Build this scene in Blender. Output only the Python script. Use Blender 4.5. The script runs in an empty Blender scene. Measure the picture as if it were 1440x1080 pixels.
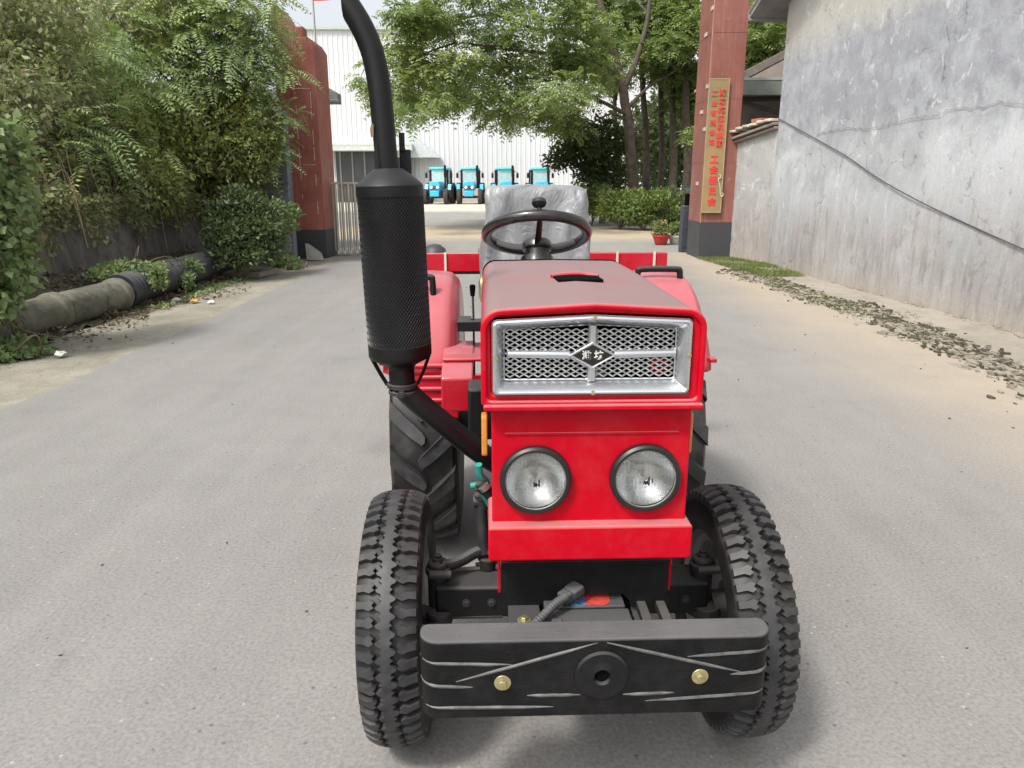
import bpy, bmesh, math, random
import numpy as np
from mathutils import Vector, Matrix, Euler, noise
PI = math.pi
R = math.radians
SC = bpy.context.scene
COL = SC.collection
random.seed(7)
rng = np.random.default_rng(11)

# ------------------------------------------------------------ camera numbers
CF, CP, CH = 1050.0, R(15.1), 1.52
def at(u, v, Y):
    """world point at depth Y that the photograph shows at pixel (u, v)"""
    x = (u - 720) / CF; d = (v - 540) / CF
    ry = math.cos(CP) - d * math.sin(CP); rz = -math.sin(CP) - d * math.cos(CP)
    t = Y / ry
    return Vector((t * x, Y, CH + t * rz))

# ------------------------------------------------------------ node helpers
def new_mat(name):
    m = bpy.data.materials.new(name); m.use_nodes = True
    nt = m.node_tree
    for n in list(nt.nodes): nt.nodes.remove(n)
    out = nt.nodes.new('ShaderNodeOutputMaterial')
    b = nt.nodes.new('ShaderNodeBsdfPrincipled')
    nt.links.new(b.outputs[0], out.inputs[0])
    return m, nt, b, out
def N(nt, t, **kw):
    n = nt.nodes.new(t)
    for k, v in kw.items():
        if k in n.inputs: 
            n.inputs[k].default_value = v
        else: setattr(n, k, v)
    return n
def lk(nt, a, b): nt.links.new(a, b)
def ramp(nt, fac, stops, interp='LINEAR'):
    r = nt.nodes.new('ShaderNodeValToRGB'); r.color_ramp.interpolation = interp
    e = r.color_ramp.elements
    while len(e) < len(stops): e.new(.5)
    for i, (p, c) in enumerate(stops):
        e[i].position = p
        e[i].color = (c, c, c, 1) if isinstance(c, (int, float)) else (*c, 1)
    lk(nt, fac, r.inputs[0]); return r.outputs[0]
def coords(nt, kind='Object', scale=(1, 1, 1), loc=(0, 0, 0)):
    tc = N(nt, 'ShaderNodeTexCoord'); mp = N(nt, 'ShaderNodeMapping')
    mp.inputs['Scale'].default_value = scale; mp.inputs['Location'].default_value = loc
    lk(nt, tc.outputs[kind], mp.inputs[0]); return mp.outputs[0]
def wcoords(nt, scale=(1, 1, 1), loc=(0, 0, 0)):
    g = N(nt, 'ShaderNodeNewGeometry'); mp = N(nt, 'ShaderNodeMapping')
    mp.inputs['Scale'].default_value = scale; mp.inputs['Location'].default_value = loc
    lk(nt, g.outputs['Position'], mp.inputs[0]); return mp.outputs[0]
def noi(nt, vec, scale, detail=4, rough=.55, dist=0.0):
    n = N(nt, 'ShaderNodeTexNoise'); n.inputs['Scale'].default_value = scale
    n.inputs['Detail'].default_value = detail; n.inputs['Roughness'].default_value = rough
    n.inputs['Distortion'].default_value = dist
    lk(nt, vec, n.inputs['Vector']); return n.outputs['Fac']
def mixc(nt, fac, a, b, mode='MIX'):
    m = nt.nodes.new('ShaderNodeMix'); m.data_type = 'RGBA'; m.blend_type = mode
    def put(sock, v):
        if hasattr(v, 'default_value'): lk(nt, v, sock)
        elif isinstance(v, (int, float)): sock.default_value = v if sock.type == 'VALUE' else (v, v, v, 1)
        else: sock.default_value = (*v, 1)
    put(m.inputs[0], fac); put(m.inputs[6], a); put(m.inputs[7], b)
    return m.outputs[2]
def mth(nt, op, a, b=None, c=None, clamp=False):
    m = nt.nodes.new('ShaderNodeMath'); m.operation = op; m.use_clamp = clamp
    for i, v in enumerate((a, b, c)):
        if v is None: continue
        if hasattr(v, 'default_value'): lk(nt, v, m.inputs[i])
        else: m.inputs[i].default_value = v
    return m.outputs[0]
def bump(nt, b, h, strength=.3, dist=.01):
    n = N(nt, 'ShaderNodeBump'); n.inputs['Strength'].default_value = strength
    n.inputs['Distance'].default_value = dist
    lk(nt, h, n.inputs['Height']); lk(nt, n.outputs[0], b.inputs['Normal'])

def surf(name, col, rough=.5, metal=0, var=.15, vs=8, bs=0, bd=.002, bscale=60, dust=0,
         dustc=(.36, .32, .29), coat=0, spec=.5, col2=None, kind='Object'):
    """general surface: colour broken by noise, fine bump, optional dust lying on upward faces"""
    m, nt, b, out = new_mat(name)
    v = coords(nt, kind)
    n1 = noi(nt, v, vs, 5)
    c2 = col2 or tuple(x * (1 - var) for x in col)
    c1 = tuple(min(1, x * (1 + var)) for x in col)
    c = mixc(nt, ramp(nt, n1, [(.3, 0.0), (.7, 1.0)]), c2, c1)
    rr = mth(nt, 'ADD', rough - .08, mth(nt, 'MULTIPLY', noi(nt, v, vs * 2.3, 4), .16))
    if dust:
        g = N(nt, 'ShaderNodeNewGeometry'); s = N(nt, 'ShaderNodeSeparateXYZ')
        lk(nt, g.outputs['Normal'], s.inputs[0])
        up = ramp(nt, s.outputs[2], [(.15, 0.0), (.9, 1.0)])
        f = mth(nt, 'MULTIPLY', up, mth(nt, 'ADD', dust * .8, mth(nt, 'MULTIPLY', ramp(nt, noi(nt, v, 5, 6), [(.3, 0.0), (.75, 1.0)]), dust * .45)))
        base = mth(nt, 'MULTIPLY', ramp(nt, noi(nt, v, 14, 6, .7), [(.45, 0.0), (.8, 1.0)]), dust * .12)
        f = mth(nt, 'ADD', f, base, clamp=True)
        c = mixc(nt, f, c, dustc)
        rr = mth(nt, 'ADD', rr, mth(nt, 'MULTIPLY', f, .35), clamp=True)
    lk(nt, c, b.inputs['Base Color']); lk(nt, rr, b.inputs['Roughness'])
    b.inputs['Metallic'].default_value = metal
    b.inputs['Specular IOR Level'].default_value = spec
    if coat:
        b.inputs['Coat Weight'].default_value = coat; b.inputs['Coat Roughness'].default_value = .12
    if bs: bump(nt, b, noi(nt, v, bscale, 5, .6), bs, bd)
    return m

# ------------------------------------------------------------ mesh helpers
class MB:
    def __init__(s): s.v = []; s.f = []
    def add(s, vs, fs, M=None):
        o = len(s.v)
        for p in vs:
            p = Vector(p)
            s.v.append(tuple(M @ p) if M is not None else tuple(p))
        for f in fs: s.f.append(tuple(i + o for i in f))
        return s
    def box(s, x0, x1, y0, y1, z0, z1, M=None):
        vs = [(x, y, z) for x in (x0, x1) for y in (y0, y1) for z in (z0, z1)]
        return s.add(vs, [(0, 1, 3, 2), (4, 6, 7, 5), (0, 4, 5, 1), (2, 3, 7, 6), (0, 2, 6, 4), (1, 5, 7, 3)], M)
    def cbox(s, c, d, M=None):
        return s.box(c[0]-d[0]/2, c[0]+d[0]/2, c[1]-d[1]/2, c[1]+d[1]/2, c[2]-d[2]/2, c[2]+d[2]/2, M)
    def lathe(s, prof, n=32, M=None, closed=False):
        """prof: (r, h) revolved about z"""
        vs = []; fs = []; k = len(prof)
        for i in range(n):
            a = 2*PI*i/n; ca, sa = math.cos(a), math.sin(a)
            for r, h in prof: vs.append((r*ca, r*sa, h))
        for i in range(n):
            j = (i+1) % n
            for q in range(k if closed else k-1):
                q2 = (q+1) % k
                fs.append((i*k+q, j*k+q, j*k+q2, i*k+q2))
        return s.add(vs, fs, M)
    def prism(s, poly, d0, d1, axis='y', M=None):
        """poly: 2-D outline; axis y: (x,z) outline, axis z: (x,y), axis x: (y,z)"""
        f = {'y': lambda p, d: (p[0], d, p[1]), 'z': lambda p, d: (p[0], p[1], d), 'x': lambda p, d: (d, p[0], p[1])}[axis]
        n = len(poly)
        vs = [f(p, d0) for p in poly] + [f(p, d1) for p in poly]
        fs = [tuple(range(n)), tuple(reversed(range(n, 2*n)))]
        for i in range(n): fs.append((i, i+n, (i+1) % n+n, (i+1) % n))
        return s.add(vs, fs, M)
    def ring(s, outer, inner, d0, d1, axis='y', M=None):
        """frame between two outlines with the same number of points"""
        f = {'y': lambda p, d: (p[0], d, p[1]), 'z': lambda p, d: (p[0], p[1], d), 'x': lambda p, d: (d, p[0], p[1])}[axis]
        n = len(outer)
        vs = [f(p, d0) for p in outer] + [f(p, d0) for p in inner] + [f(p, d1) for p in outer] + [f(p, d1) for p in inner]
        fs = []
        for i in range(n):
            j = (i+1) % n
            fs += [(i, j, n+j, n+i), (2*n+i, 3*n+i, 3*n+j, 2*n+j), (i, 2*n+i, 2*n+j, j), (n+i, n+j, 3*n+j, 3*n+i)]
        return s.add(vs, fs, M)
    def tube(s, pts, r, n=12, caps=True, flat=1.0):
        pts = [Vector(p) for p in pts]; k = len(pts)
        rs = r if isinstance(r, (list, tuple)) else [r]*k
        up = None; vs = []
        for i, p in enumerate(pts):
            t = (pts[min(i+1, k-1)] - pts[max(i-1, 0)])
            if t.length < 1e-9: t = Vector((0, 0, 1))
            t.normalize()
            if up is None:
                up = t.orthogonal().normalized()
            else:
                up = (up - t*up.dot(t))
                up = up.normalized() if up.length > 1e-6 else t.orthogonal().normalized()
            w = t.cross(up)
            for q in range(n):
                a = 2*PI*q/n
                vs.append(p + up*math.cos(a)*rs[i] + w*math.sin(a)*rs[i]*flat)
        fs = []
        for i in range(k-1):
            for q in range(n):
                q2 = (q+1) % n
                fs.append((i*n+q, i*n+q2, (i+1)*n+q2, (i+1)*n+q))
        if caps: fs += [tuple(reversed(range(n))), tuple(range((k-1)*n, k*n))]
        return s.add(vs, fs)
    def cyl(s, p0, p1, r0, r1=None, n=24): return s.tube([p0, p1], [r0, r1 if r1 is not None else r0], n)
    def hexbolt(s, p, axis, r=.009, h=.007, washer=.016, wh=.002):
        a = Vector(axis).normalized(); p = Vector(p)
        if washer: s.tube([p, p+a*wh], washer, 20)
        s.tube([p+a*wh, p+a*(wh+h)], r, 6)
        return s
def smooth_path(pts, k=6):
    pts = [Vector(p) for p in pts]; out = []
    P = [pts[0]*2-pts[1]] + pts + [pts[-1]*2-pts[-2]]
    for i in range(1, len(P)-2):
        for j in range(k):
            t = j/k; a, b, c, d = P[i-1], P[i], P[i+1], P[i+2]
            out.append(.5*((2*b) + (c-a)*t + (2*a-5*b+4*c-d)*t*t + (3*b-a-3*c+d)*t**3))
    out.append(pts[-1]); return out
def rrect(x0, x1, z0, z1, r, k=5, peak=0.0):
    pts = []
    rr = r if isinstance(r, (list, tuple)) else [r]*4
    cs = [(x1-rr[0], z0+rr[0], -90, rr[0]), (x1-rr[1], z1-rr[1], 0, rr[1]), (x0+rr[2], z1-rr[2], 90, rr[2]), (x0+rr[3], z0+rr[3], 180, rr[3])]
    for ci, (cx, cz, a0, q) in enumerate(cs):
        for j in range(k+1):
            a = R(a0+90*j/k); pts.append((cx+q*math.cos(a), cz+q*math.sin(a)))
        if ci == 1 and True:
            xm = (x0+x1)/2
            for t in (.75, .5, .25, 0): pts.append((xm+(x1-rr[1]-xm)*t, z1+peak*(1-t)))
            for t in (.25, .5, .75): pts.append((xm-(xm-x0-rr[2])*t, z1+peak*(1-t)))
    return pts
def obj(name, mb, mat, parent=None, smooth=35, bevel=0, seg=2, solid=0, loc=None, label=None):
    me = bpy.data.meshes.new(name)
    me.from_pydata([tuple(v) for v in mb.v], [], mb.f); me.update()
    bm = bmesh.new(); bm.from_mesh(me); bmesh.ops.recalc_face_normals(bm, faces=bm.faces); bm.to_mesh(me); bm.free()
    if smooth:
        me.polygons.foreach_set('use_smooth', [True]*len(me.polygons))
        me.set_sharp_from_angle(angle=R(smooth))
    o = bpy.data.objects.new(name, me); COL.objects.link(o)
    me.materials.append(mat)
    if parent is not None: o.parent = parent
    if loc is not None: o.location = loc
    if solid:
        md = o.modifiers.new('solid', 'SOLIDIFY'); md.thickness = solid; md.offset = 0
    if bevel:
        md = o.modifiers.new('bevel', 'BEVEL'); md.width = bevel; md.segments = seg; md.limit_method = 'ANGLE'; md.angle_limit = R(38)
        md.harden_normals = False
    if label: o['label'] = label
    return o
def npobj(name, V, F, mat, parent=None, smooth=False):
    """mesh from numpy arrays: V (n,3), F (m,k)"""
    me = bpy.data.meshes.new(name); k = F.shape[1]
    me.vertices.add(len(V)); me.vertices.foreach_set('co', V.astype(np.float32).ravel())
    me.loops.add(F.size); me.loops.foreach_set('vertex_index', F.astype(np.int32).ravel())
    me.polygons.add(len(F)); me.polygons.foreach_set('loop_start', np.arange(0, F.size, k, dtype=np.int32))
    me.polygons.foreach_set('loop_total', np.full(len(F), k, dtype=np.int32))
    if smooth: me.polygons.foreach_set('use_smooth', [True]*len(F))
    me.update(calc_edges=True); me.validate()
    me.materials.append(mat)
    o = bpy.data.objects.new(name, me); COL.objects.link(o)
    if parent is not None: o.parent = parent
    return o
def empty(name, loc=(0, 0, 0), rz=0, parent=None):
    o = bpy.data.objects.new(name, None); COL.objects.link(o)
    o.location = loc; o.rotation_euler = (0, 0, rz); o.empty_display_size = .2
    if parent is not None: o.parent = parent
    return o
def tag(o, label=None, cat=None, group=None, kind=None):
    if label: o['label'] = label
    if cat: o['category'] = cat
    if group: o['group'] = group
    if kind: o['kind'] = kind
    return o
def kids(o): return [c for c in bpy.data.objects if c.parent == o]
def copy_tree(o, parent=None):
    c = o.copy(); COL.objects.link(c)
    if parent is not None: c.parent = parent
    for ch in kids(o): copy_tree(ch, c)
    return c
def text_mb(s, size, extrude=.002, bold=0.0):
    cu = bpy.data.curves.new('lettering', 'FONT'); cu.body = s; cu.size = size; cu.extrude = extrude; cu.offset = bold
    cu.align_x = 'CENTER'; cu.align_y = 'CENTER'; cu.resolution_u = 3
    o = bpy.data.objects.new('lettering', cu); COL.objects.link(o)
    bpy.context.view_layer.update()
    dg = bpy.context.evaluated_depsgraph_get()
    me = bpy.data.meshes.new_from_object(o.evaluated_get(dg))
    mb = MB(); mb.v = [tuple(v.co) for v in me.vertices]; mb.f = [tuple(p.vertices) for p in me.polygons]
    bpy.data.objects.remove(o); bpy.data.curves.remove(cu); bpy.data.meshes.remove(me)
    return mb
# ============================================================ MATERIALS
RED = surf('red_paint', (.47, .0006, .0120), .34, var=.05, vs=3, bs=.05, bd=.002, bscale=18, dust=.45, dustc=(.40, .31, .31), coat=.05, spec=.14)
HOODM = surf('dusty_skylit_red_paint', (.44, .002, .013), .42, var=.05, vs=3, bs=.05, bd=.002, bscale=18, dust=1.05, dustc=(.245, .165, .165), coat=.05, spec=.3)  # pale hood top: dust plus sky sheen put into the colour
REDF = surf('red_fender_paint', (.45, .003, .017), .28, var=.08, vs=4, bs=.05, bd=.002, bscale=14, dust=.48, dustc=(.42, .24, .26), coat=.4, spec=.35)
def brushed_black():
    m = surf('bumper_paint', (.005, .005, .0055), .50, var=.3, vs=16, dust=.9, dustc=(.115, .113, .115), spec=.24); nt = m.node_tree
    b = [n for n in nt.nodes if n.type == 'BSDF_PRINCIPLED'][0]; v = coords(nt, scale=(2.0, 20, 28)); v2 = coords(nt)
    h = mth(nt, 'ADD', noi(nt, v, 3.2, 5, .6), mth(nt, 'MULTIPLY', noi(nt, v2, 60, 5, .65), .5)); h = mth(nt, 'ADD', h, mth(nt, 'MULTIPLY', ramp(nt, noi(nt, v2, 24, 4, .6), [(.62, 0.0), (.68, 1.0)]), .5))
    bump(nt, b, h, .5, .004); return m
BLACK = surf('black_paint', (.007, .007, .008), .48, var=.3, vs=12, bs=.15, bd=.002, bscale=70, dust=.42, dustc=(.13, .125, .125), spec=.3)
BUMPER = brushed_black()
DARKM = surf('dark_iron', (.034, .034, .035), .55, metal=.3, var=.4, vs=18, bs=.25, bd=.003, bscale=80, dust=.45, dustc=(.17, .16, .15))
MUFF = surf('muffler_black', (.0055, .0055, .0065), .44, var=.25, vs=20, bs=.12, bd=.002, bscale=60, dust=.15, dustc=(.12, .12, .12), spec=.35)
MESHM = surf('mesh_wire', (.014, .014, .0155), .42, var=.2, vs=30)
INNERB = surf('inner_black', (.004, .004, .004), .9, spec=.05)
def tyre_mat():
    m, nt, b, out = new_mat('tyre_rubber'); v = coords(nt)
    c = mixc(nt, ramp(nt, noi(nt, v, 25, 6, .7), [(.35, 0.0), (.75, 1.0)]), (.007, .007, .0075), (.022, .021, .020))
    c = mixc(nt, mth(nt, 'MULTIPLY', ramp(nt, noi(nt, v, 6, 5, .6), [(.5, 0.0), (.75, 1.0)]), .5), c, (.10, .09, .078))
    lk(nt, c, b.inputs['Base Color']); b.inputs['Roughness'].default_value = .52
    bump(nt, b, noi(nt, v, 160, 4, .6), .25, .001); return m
TYRE = tyre_mat()  # carcass darker than the tread: groove shade put into the colour
TREAD = surf('dusty_skylit_tread', (.030, .030, .032), .50, var=.5, vs=30, bs=.25, bd=.001, bscale=160, dust=.12, dustc=(.12, .11, .10))  # paler than the carcass: dust, and sky sheen painted into the rubber colour
RIM = surf('rim_grey', (.34, .34, .35), .40, metal=.3, var=.15, vs=9, dust=.3)
RIML = surf('rim_silver', (.38, .38, .39), .4, metal=.6, var=.15, vs=9)
LINE = surf('worn_grey_line', (.10, .10, .10), .6, var=.45, vs=40)
ZINC = surf('zinc_yellow', (.50, .45, .25), .38, metal=.8, var=.2, vs=60)
STEEL = surf('bare_steel', (.42, .41, .38), .38, metal=.85, var=.2, vs=60)
AMBER = surf('amber_lens', (.55, .22, .03), .3, var=.1, vs=30, coat=.4)
TEAL = surf('teal_plastic', (.02, .30, .25), .4, var=.2, vs=40)
def chrome_mat(name, rough, col=(.66, .68, .70)):
    m, nt, b, out = new_mat(name); v = coords(nt, scale=(4, 1, 30))
    n = noi(nt, v, 3, 4, .5); v2 = coords(nt)
    n2 = noi(nt, v2, 26, 6, .7)
    c = mixc(nt, ramp(nt, n2, [(.60, 0.0), (.8, .35)]), col, (.5, .5, .5))
    lk(nt, c, b.inputs['Base Color']); b.inputs['Metallic'].default_value = .85
    lk(nt, mth(nt, 'ADD', rough, mth(nt, 'MULTIPLY', n, .22)), b.inputs['Roughness'])
    return m
CHROME = chrome_mat('grille_bright_metal', .13, (.60, .62, .64))
WIRE = chrome_mat('grille_mesh_metal', .3, (.50, .51, .52))
REFL = chrome_mat('reflector_metal', .16, (.72, .73, .72))
def lens_mat():
    m, nt, b, out = new_mat('headlight_glass')
    b.inputs['Base Color'].default_value = (.97, .98, .98, 1); b.inputs['Transmission Weight'].default_value = 1
    b.inputs['Roughness'].default_value = .06; b.inputs['IOR'].default_value = 1.45
    v = coords(nt)
    w = N(nt, 'ShaderNodeTexWave'); w.wave_type = 'BANDS'; w.bands_direction = 'X'; w.inputs['Scale'].default_value = 38
    w.inputs['Distortion'].default_value = 1.0; w.inputs['Detail Scale'].default_value = .6
    lk(nt, v, w.inputs['Vector'])
    bump(nt, b, w.outputs['Fac'], .55, .004); return m
LENS = lens_mat()
def tarp_mat():
    m, nt, b, out = new_mat('grey_plastic_film'); v = coords(nt)
    n = noi(nt, v, 5, 6, .6, .6)
    c = mixc(nt, ramp(nt, n, [(.3, 0.0), (.75, 1.0)]), (.17, .18, .19), (.30, .31, .32))
    lk(nt, c, b.inputs['Base Color']); b.inputs['Roughness'].default_value = .33
    v3 = coords(nt, scale=(.8, .8, .42))
    h = mth(nt, 'ADD', noi(nt, v3, 7, 4, .5, .8), mth(nt, 'MULTIPLY', mth(nt, 'ABSOLUTE', mth(nt, 'SUBTRACT', noi(nt, v3, 16, 3, .5, 1.5), .5)), -1.3))
    bump(nt, b, h, .42, .03); return m
TARP = tarp_mat()
GRIP = surf('steering_grip', (.022, .02, .02), .25, var=.4, vs=18, bs=.3, bd=.004, bscale=30, coat=.5)
BATT = surf('battery_case', (.03, .03, .032), .5, var=.15, vs=20, dust=.4, dustc=(.15, .15, .15))
CABLE = surf('cable_grey', (.05, .05, .053), .6, var=.2, vs=30, dust=.3, dustc=(.2,.2,.2))
STR = surf('sticker_red', (.55, .06, .05), .5, var=.3, vs=60)
STB = surf('sticker_blue', (.10, .22, .42), .5, var=.5, vs=120)
WHITE = surf('white_paint', (.75, .75, .72), .5, var=.06)
CREAM = surf('cream_strip', (.62, .57, .45), .5, var=.1)

# ============================================================ THE RED TRACTOR
T = empty('tractor', (.172, 1.89, 0), R(2.0))
tag(T, 'small red tractor with tall black muffler facing the camera on the road', 'tractor')
def P(name, mb, mat, parent=None, **k): return obj(name, mb, mat, parent or T, **k)

# --- front bumper
pl = []
for cx, cy, a0 in ((.350, -.418, -90), (.372, -.405, 0), (-.372, -.405, 90), (-.350, -.418, 180)):
    r_ = .042 if a0 in (-90, 180) else .02
    for j in range(7):
        a = R(a0+90*j/6); pl.append((cx+r_*math.cos(a), cy+r_*math.sin(a)))
b = MB(); b.prism(pl, .360, .556, 'z')
bump_o = P('bumper', b, BUMPER, bevel=.005, seg=3)
b = MB()
fy = -.4605
def wrap(x):    # front face with rounded ends
    if abs(x) <= .350: return fy
    a = min(1, (abs(x)-.350)/.042); return -.418-.0425*math.sqrt(max(0, 1-a*a))
def strip(x0, z0, x1, z1, w=.0044):
    n = 22; pts = []
    for i in range(n+1):
        t = i/n; x = x0+(x1-x0)*t; pts.append((x, wrap(x)+.001, z0+(z1-z0)*t+.0002*math.sin(i*.9+x0*9)))
    b.tube(pts, [w*(.25+.75*min(1, 4*min(i, n-i)/n+.05)) for i in range(n+1)], 6)
strip(.0, .547, -.312, .456, .0042); strip(.02, .547, .322, .466, .0042)
for s_ in ((-.3915, .505, -.19, .497), (-.3915, .449, -.275, .441), (-.3915, .391, -.095, .386), (-.155, .417, -.035, .416),
           (.3915, .520, .20, .508), (.3915, .468, .30, .460), (.3915, .412, .11, .396), (.06, .414, .175, .416)):
    strip(*s_)
P('raised_line', b, LINE, bump_o)
b = MB(); M_ = Matrix.Translation((.011, -.4605, .466)) @ Matrix.Rotation(R(90), 4, 'X')
b.lathe([(.060, -.004), (.060, .003), (.056, .006), (.030, .006), (.022, .010), (.019, .010), (.017, .006), (.0165, -.004)], 40, M_, closed=True)
P('tow_eye', b, BLACK, bump_o)
b = MB(); b.lathe([(.0001, .0006), (.0167, .0006), (.0167, -.003)], 24, M_)
P('tow_hole', b, INNERB, bump_o)
for x, z in ((-.209, .452), (.231, .457)):
    b = MB(); b.hexbolt((x, -.4600, z), (0, -1, 0), .0095, .008, .019, .003)
    P('bolt', b, ZINC, bump_o, bevel=.001)

# --- frame rails, cross member, radiator guard, battery
b = MB()
for s in (-1, 1): b.box(s*.15-.02, s*.15+.02, -.36, 1.05, .37, .455)
for x0 in (.137, .186): b.box(x0, x0+.024, -.385, -.17, .470, .492)
b.box(.268, .285, -.31, -.29, .30, .49)
P('frame_rail', b, DARKM, bevel=.003)
b = MB(); b.prism([(-.207, .66), (-.207, .486), (-.07, .486), (-.05, .514), (.10, .514), (.125, .486), (.216, .486), (.216, .66)], -.205, -.180)
b.box(-.207, .216, -.212, -.205, .595, .612)
P('radiator_guard', b, BLACK, bevel=.002)
for x0, x1 in ((-.214, -.208), (.217, .223)): P('guard_side', MB().box(x0, x1, -.2, -.08, .52, .70), RED, bevel=.001)
b = MB(); b.box(-.108, .112, -.375, -.235, .32, .492); b.box(-.100, .104, -.235, -.12, .32, .498); b.box(-.055, .075, -.325, -.305, .492, .500)
b.box(-.088, -.06, -.32, -.295, .492, .506)
bat = P('battery', b, BATT, bevel=.005)
b = MB(); b.box(.052, .055, -.19, -.13, .4985, .4995); 
b = MB(); b.box(-.035, .005, -.232, -.165, .4985, .5000); P('label_patch', b, STB, bat)
b = MB(); b.prism([(.0055, -.232), (.055, -.232), (.068, -.218), (.068, -.165), (.0055, -.165)], .4985, .5002, 'z'); P('label_patch', b, STR, bat)
b = MB()
for k in range(9): b.box(-.043+k*.012, -.034+k*.012, -.322, -.309, .5002, .5022)
P('vent_strip', b, INNERB, bat)
b = MB(); b.lathe([(.012, .0), (.012, .002), (.0105, .002), (.0105, 0)], 20, Matrix.Translation((.078, -.19, .498))); P('vent_cap', b, BATT, bat)
b = MB(); b.box(-.19, -.11, -.38, -.18, .470, .486); P('battery_tray', b, BLACK, bevel=.002)
b = MB(); b.hexbolt((-.152, -.272, .486), (0, 0, 1), .0095, .008, .017, .003); P('tray_bolt', b, ZINC, bevel=.001)
b = MB(); pts = smooth_path([(-.145, -.335, .500), (-.11, -.30, .512), (-.075, -.265, .525), (-.045, -.24, .530)], 12)
b.tube(pts, [.0122 if i % 2 else .0096 for i in range(len(pts))], 14)
P('battery_cable', b, CABLE, bat, smooth=60)
b = MB(); Mr = Matrix.Translation((-.035, -.222, .528)) @ Matrix.Rotation(R(38), 4, 'Z') @ Matrix.Rotation(R(-12), 4, 'Y')
b.box(-.030, .022, -.017, .017, -.014, .014, Mr); b.box(-.008, .030, -.027, .014, -.006, .019, Mr)
P('terminal_cap', b, CABLE, bat, bevel=.006, seg=3)

# --- front axle, king pins, steering links
b = MB(); b.box(-.385, .375, -.048, .048, .352, .447); b.box(-.10, .10, -.07, .07, .34, .47)
ax = P('front_axle', b, BLACK, bevel=.008)
for x in (-.30, -.23, .25, .31): P('axle_bolt', MB().hexbolt((x, -.048, .40), (0, -1, 0), .008, .006, .012), DARKM, ax)
b = MB(); b.box(-.385, -.20, -.0505, -.047, .352, .358); P('weld_bead', b, DARKM, ax)
KX = lambda s: .365 if s > 0 else -.378
for s in (-1, 1):
    b = MB()
    b.lathe([(.0001, .515), (.014, .515), (.016, .505), (.027, .503), (.03, .497), (.03, .488), (.036, .486), (.036, .47), (.030, .468), (.030, .352), (.038, .348), (.038, .33), (.0001, .33)], 28, Matrix.Translation((KX(s), 0, 0)))
    b.cyl((KX(s), -.03, .343), (s*.45, 0, .345), .026); b.lathe([(.034, -.02), (.04, 0), (.034, .02), (.0001, .022)], 20, Matrix.Translation((s*.375, -.035, .352)))
    b.cyl((s*.40, -.05, .49), (s*.34, -.045, .485), .012)
    P('king_pin', b, DARKM, bevel=.0015)
    b = MB(); b.hexbolt((KX(s), -.0, .515), (0, 0, 1), .011, .008, .0, .0); P('king_pin_nut', b, DARKM, bevel=.001)
b = MB(); pts = smooth_path([(-.378, 0, .492), (-.345, .01, .487), (-.31, .03, .490), (-.27, .05, .503), (-.225, .06, .505)], 5)
b.tube(pts, [.022]+[.0165]*(len(pts)-2)+[.019], 12, flat=1.3)
P('steering_arm', b, DARKM)
b = MB(); b.cyl((-.250, .05, .50), (-.258, .07, .655), .0175, .0155); b.cyl((-.278, .07, .65), (-.20, .07, .655), .018); b.lathe([(.0001, -.03), (.018, -.03), (.02, 0), (.025, .002), (.025, .012), (.0001, .014)], 20, Matrix.Translation((-.252, .07, .66)))
P('drag_link', b, DARKM)
b = MB(); b.lathe([(.0001, .430), (.017, .432), (.022, .442), (.024, .474), (.028, .478), (.028, .484), (.0001, .486)], 24, Matrix.Translation((-.240, .055, 0)))
b.cyl((-.275, .05, .463), (-.205, .05, .470), .006); b.hexbolt((-.228, .03, .51), (0, -.4, 1), .009, .008, .012)
P('ball_joint', b, DARKM)
b = MB(); b.tube(smooth_path([(.395, .12, .40), (.2, .14, .40), (-.2, .14, .40), (-.395, .12, .40)], 4), .011, 10)
for s in (-1, 1): b.tube([(KX(s), 0, .41), (KX(s), .12, .40)], .014, 10)
P('tie_rod', b, DARKM)

# --- tyres and wheels (axis = x)
def tyre(Rr, W, gd, carc, polys, npitch, tw):
    mb = MB(); MX = Matrix.Rotation(R(90), 4, 'Y')
    cm = MB().lathe(carc, 144, MX)
    half = []
    per = 2*PI/npitch
    def surf_r(s):  return Rr - .085*W*(abs(s)/tw)**2.2 - (0 if abs(s) < tw*.97 else .004)
    for poly, off in polys:
        n = len(poly); cu = sum(p[0] for p in poly)/n; cs = sum(p[1] for p in poly)/n
        for k in range(npitch):
            vs = []
            for lvl, grow in ((0, 1.0), (1, 1.0), (2, 1.05)):
                for (u, s_) in poly:
                    uu = cu+(u-cu)*(grow if lvl == 2 else (.93 if lvl == 0 else 1)); ss = cs+(s_-cs)*(1.03 if lvl == 2 else (.96 if lvl == 0 else 1))
                    r_ = surf_r(ss) - (0 if lvl == 0 else (gd*.16 if lvl == 1 else gd*1.35))
                    a = (k+uu+off)*per
                    vs.append((ss, r_*math.cos(a), r_*math.sin(a)))
            fs = [tuple(range(n))]
            for i in range(n):
                j = (i+1) % n
                fs += [(i, i+n, j+n, j), (i+n, i+2*n, j+2*n, j+n)]
            mb.add(vs, fs)
    return cm, mb
def lug(side, pts): return [(u, side*s) for u, s in (pts if side > 0 else pts[::-1])]
RF = .345
carcF = [(.212, -.058), (.225, -.068), (.25, -.079), (.275, -.0815), (.298, -.078), (.306, -.0775), (.311, -.074), (.315, -.068), (.3255, -.04), (.3275, 0),
         (.3255, .04), (.315, .068), (.311, .074), (.306, .0775), (.298, .078), (.275, .0815), (.25, .079), (.225, .068), (.212, .058)]
side_l = [(.10, .0270), (.28, .033), (.44, .0270), (.64, .037), (.50, .050), (.56, .0735), (.06, .0735), (.08, .054), (-.06, .040)]
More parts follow.
